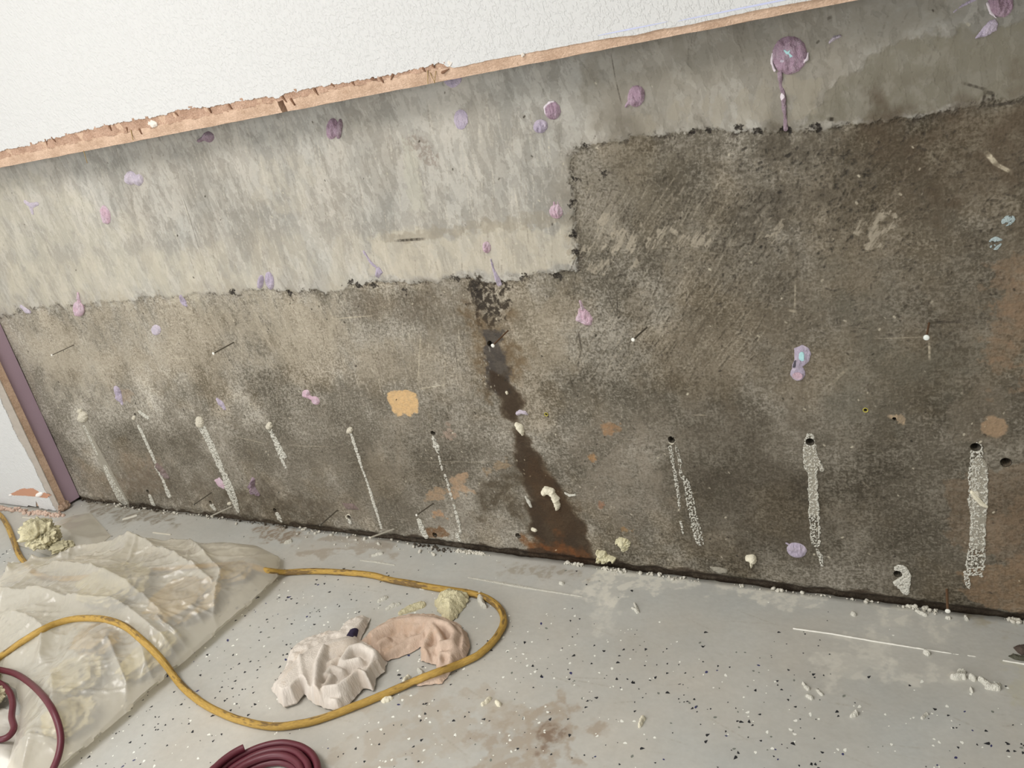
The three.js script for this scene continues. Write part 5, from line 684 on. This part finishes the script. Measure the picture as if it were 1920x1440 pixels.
for (const [label, P, mat, tall] of [
  ['small knuckle of white foam touching the inside of the cable bend', [[[901, 1120, 14], [903, 1128, 12], [906, 1138, 8]], [[906, 1138, 8], [912, 1140, 5]]], crustMat, 0.016],
  ['cream foam flake caught under the cable below the off-white rag', [[[715, 1306, 12], [724, 1310, 20], [733, 1310, 8]]], foamMat, 0.008], ['cream foam stick leaning on the cable', [[[759, 1280, 8], [766, 1272, 8]]], foamMat, 0.01], ['white foam nub between the rags', [[[786, 1258, 7], [791, 1265, 9]]], crustMat, 0.009],
  ['pale foam sliver behind the off-white rag', [[[711, 1128, 7], [722, 1122, 10]]], crustMat, 0.006], ['lacy foam shred behind the off-white rag', [[[725, 1143, 6], [738, 1136, 12], [747, 1134, 8]]], crustMat, 0.006], ['yellowish lacy foam crust behind the beige rag', [[[752, 1150, 10], [770, 1142, 18], [788, 1136, 20]]], scrapMat, 0.008], ['tiny foam tuft on the far side of the cable', [[[788, 1103, 5], [795, 1104, 7]]], crustMat, 0.006],
  ['forked white foam shred in the open middle of the floor', [[[1190, 1132, 4], [1196, 1148, 8]], [[1185, 1140, 3], [1196, 1148, 7]]], crustMat, 0.005], ['single pale foam pellet among navy flakes', [[[1199, 1362, 6], [1206, 1348, 9]]], foamMat, 0.009], ['curved foam shaving near the brown scuff', [[[905, 1322, 6], [914, 1316, 8], [920, 1310, 6]]], foamMat, 0.007], ['foam crumb beside the curved shaving', [[[931, 1317, 6], [936, 1322, 9]]], foamMat, 0.007],
  ['pair of fused white foam lumps near the long white string', [[[1786, 1272, 9], [1796, 1272, 10], [1806, 1272, 12]], [[1797, 1262, 5], [1806, 1262, 8]]], crustMat, 0.012], ['round white foam lump between two larger pieces', [[[1820, 1271, 10], [1824, 1274, 12]]], crustMat, 0.012], ['bone-shaped white foam piece by the pale smear', [[[1838, 1275, 9], [1850, 1283, 11], [1856, 1290, 13]], [[1852, 1291, 10], [1868, 1292, 16], [1872, 1286, 8]]], crustMat, 0.01], ['thin white foam shaving standing below the round lump', [[[1819, 1288, 4], [1823, 1298, 6]]], crustMat, 0.007],
  ['small pyramid of foam on flaked floor', [[[1596, 1344, 6], [1604, 1339, 10]]], crustMat, 0.01], ['ragged foam crumb beside a dusty smear', [[[1506, 1282, 5], [1514, 1292, 9]]], crustMat, 0.006], ['crumbled white foam beside the ragged crumb', [[[1513, 1305, 6], [1522, 1310, 10]]], crustMat, 0.006], ['slanted foam chip beside the crumbled foam', [[[1531, 1294, 4], [1540, 1303, 7]]], crustMat, 0.006], ['foam bead touching the long white string', [[[1734, 1224, 8], [1740, 1227, 9]]], crustMat, 0.008], ['white flake of foam near the navy flakes', [[[1729, 1347, 6], [1737, 1340, 7]]], crustMat, 0.005],
  ['foam shred under the hanging nail', [[[1718, 1146, 6], [1735, 1154, 8]]], crustMat, 0.006], ['round foam bead below the foam splash', [[[1598, 1152, 8], [1601, 1153, 8]]], crustMat, 0.008], ['small plaster crumb below the hanging nail', [[[1775, 1159, 6], [1780, 1160, 6]]], crustMat, 0.005], ['plaster crumb near the joint beyond the hanging nail', [[[1810, 1158, 6], [1812, 1162, 7]]], crustMat, 0.007], ['pale pebble of foam near the bag and the joint', [[[536, 1019, 6], [543, 1017, 9]]], crustMat, 0.008], ['chalky plaster shard on the far side of the cable', [[[700, 1042, 6], [714, 1038, 10]]], crustMat, 0.005], ['white bead of foam near the tapered streak', [[[1052, 1094, 7], [1055, 1095, 8]]], crustMat, 0.007],
]) floorLump('foam_scrap', label, 'foam scrap', 'foam scraps on the floor', P, mat, tall);
// strings, splinters and scraped plaster lines
for (const [label, P, mat, tall] of [
  ['tapered streak of white plaster scraped on the floor', [[[878, 1083, 2], [930, 1092, 5], [975, 1100, 7], [1010, 1106, 4], [1092, 1119, 2]]], crustMat, 0.0012], ['long thin white string lying straight on the floor', [[[1488, 1179, 3], [1560, 1189, 3], [1640, 1203, 3], [1740, 1219, 2.2], [1830, 1232, 1.5]]], headWhite, 0.002], ['short white string beside the dead leaves', [[[1881, 1239, 3], [1940, 1249, 3]]], headWhite, 0.002], ['thin plaster streak on the far side of the cable', [[[676, 1051, 2], [700, 1053, 4], [740, 1060, 2]]], crustMat, 0.001],
  ['pale wooden splinter near the gypsum crumbs', [[[232, 974, 4], [256, 967, 4]]], whiteRod, 0.004], ['thin white splinter behind the bag', [[[288, 999, 3], [320, 1003, 2.5]]], whiteRod, 0.003], ['white thread along the foot of the lining', [[[44, 970, 3], [92, 975, 2.5]]], whiteRod, 0.002]])
  floorLump('floor_streak', label, 'debris', 'strings and plaster streaks on the floor', P, mat, tall, 0.0004, 0.0016);
for (const [label, P, hex] of [['curled dead brown leaf at the foot of the concrete', [[1900, 1215], [1908, 1211], [1920, 1209], [1934, 1213], [1930, 1226], [1916, 1229], [1908, 1224]], 0x5d5048], ['narrow grey-green dead leaf beside the brown leaf', [[1889, 1230], [1900, 1227], [1924, 1232], [1936, 1238], [1918, 1240], [1902, 1237]], 0x5f5e50]]) { const f0 = polySD(toFloor(P)); const g = relief(f0, 0.002, (u, v, d) => 0.002 + 0.005 * sm(0, 0.012, d) + 0.002 * S(TA, u, v, 0.04), onFloor(0), { drop: 0 }); addThing(mesh(g, std(hex, 0.85, { bumpMap: dabBump, bumpScale: 0.002 })), 'dead_leaf', label, 'leaf', 'dead leaves'); }
// crumbs swept against the walls, too many to count
function crumbs(name, label, spots, n, hex, lo, hi) {
  const g = new THREE.IcosahedronGeometry(1, 1), p = g.attributes.position; for (let i = 0; i < p.count; i++) { const k = 1 + 0.4 * S(TA, p.getX(i) + p.getZ(i), p.getY(i), 2); p.setXYZ(i, p.getX(i) * k, p.getY(i) * k * 0.75, p.getZ(i) * k); } const gg = mergeVertices(g); gg.computeVertexNormals();
  const im = new THREE.InstancedMesh(gg, std(hex, 0.95), n), q = new THREE.Quaternion(), m = new THREE.Matrix4(), e = new THREE.Euler();
  for (let k = 0; k < n; k++) { const s = spots[Math.floor(rnd() * spots.length)], t = rnd(), a = s[0], b = s[1], sp = s[2], px = lerp(a[0], b[0], t) + rr(-sp, sp) * 2, py = lerp(a[1], b[1], t) + rr(-sp, sp) * rr(0, 1.6); const [x, z0] = floorP(px, py), z = z0 < 0.004 ? 0.004 + (0.004 - z0) * 0.8 : z0, r = lo + (hi - lo) * rnd() ** 2.5; e.set(rr(0, 6), rr(0, 6), rr(0, 6)); q.setFromEuler(e); m.compose(new THREE.Vector3(x, r * 0.5, Math.max(z, 0.006)), q, new THREE.Vector3(r * rr(0.8, 1.6), r, r)); im.setMatrixAt(k, m); }
  shade(im); addThing(im, name, label, 'crumbs', null, 'stuff');
}
crumbs('gypsum_crumb_litter', 'pinkish gypsum crumbs along the foot of the lining', [[[-20, 952], [50, 959], 3], [[50, 962], [115, 967], 3]], 260, 0xcdb4a4, 0.002, 0.009);
crumbs('plaster_crumb_litter', 'white plaster crumbs along the floor joint', [[[855, 1033], [890, 1037], 3], [[870, 1034], [918, 1042], 3], [[1058, 1056], [1090, 1060], 3], [[1130, 1058], [1170, 1062], 5], [[1170, 1062], [1320, 1082], 4], [[1380, 1092], [1660, 1130], 4], [[1690, 1136], [1760, 1150], 4], [[1890, 1158], [1935, 1164], 4], [[440, 968], [760, 1014], 5], [[200, 945], [420, 972], 5], [[560, 1000], [840, 1040], 12]], 620, 0xcfcbbf, 0.001, 0.0055);
crumbs('dark_grit_litter', 'dark grit along the floor joint by the lining', [[[160, 940], [300, 955], 3], [[230, 948], [300, 955], 4], [[300, 958], [560, 985], 4], [[780, 1022], [850, 1034], 4]], 220, 0x4a4238, 0.001, 0.005);
renderer.render(scene, camera);
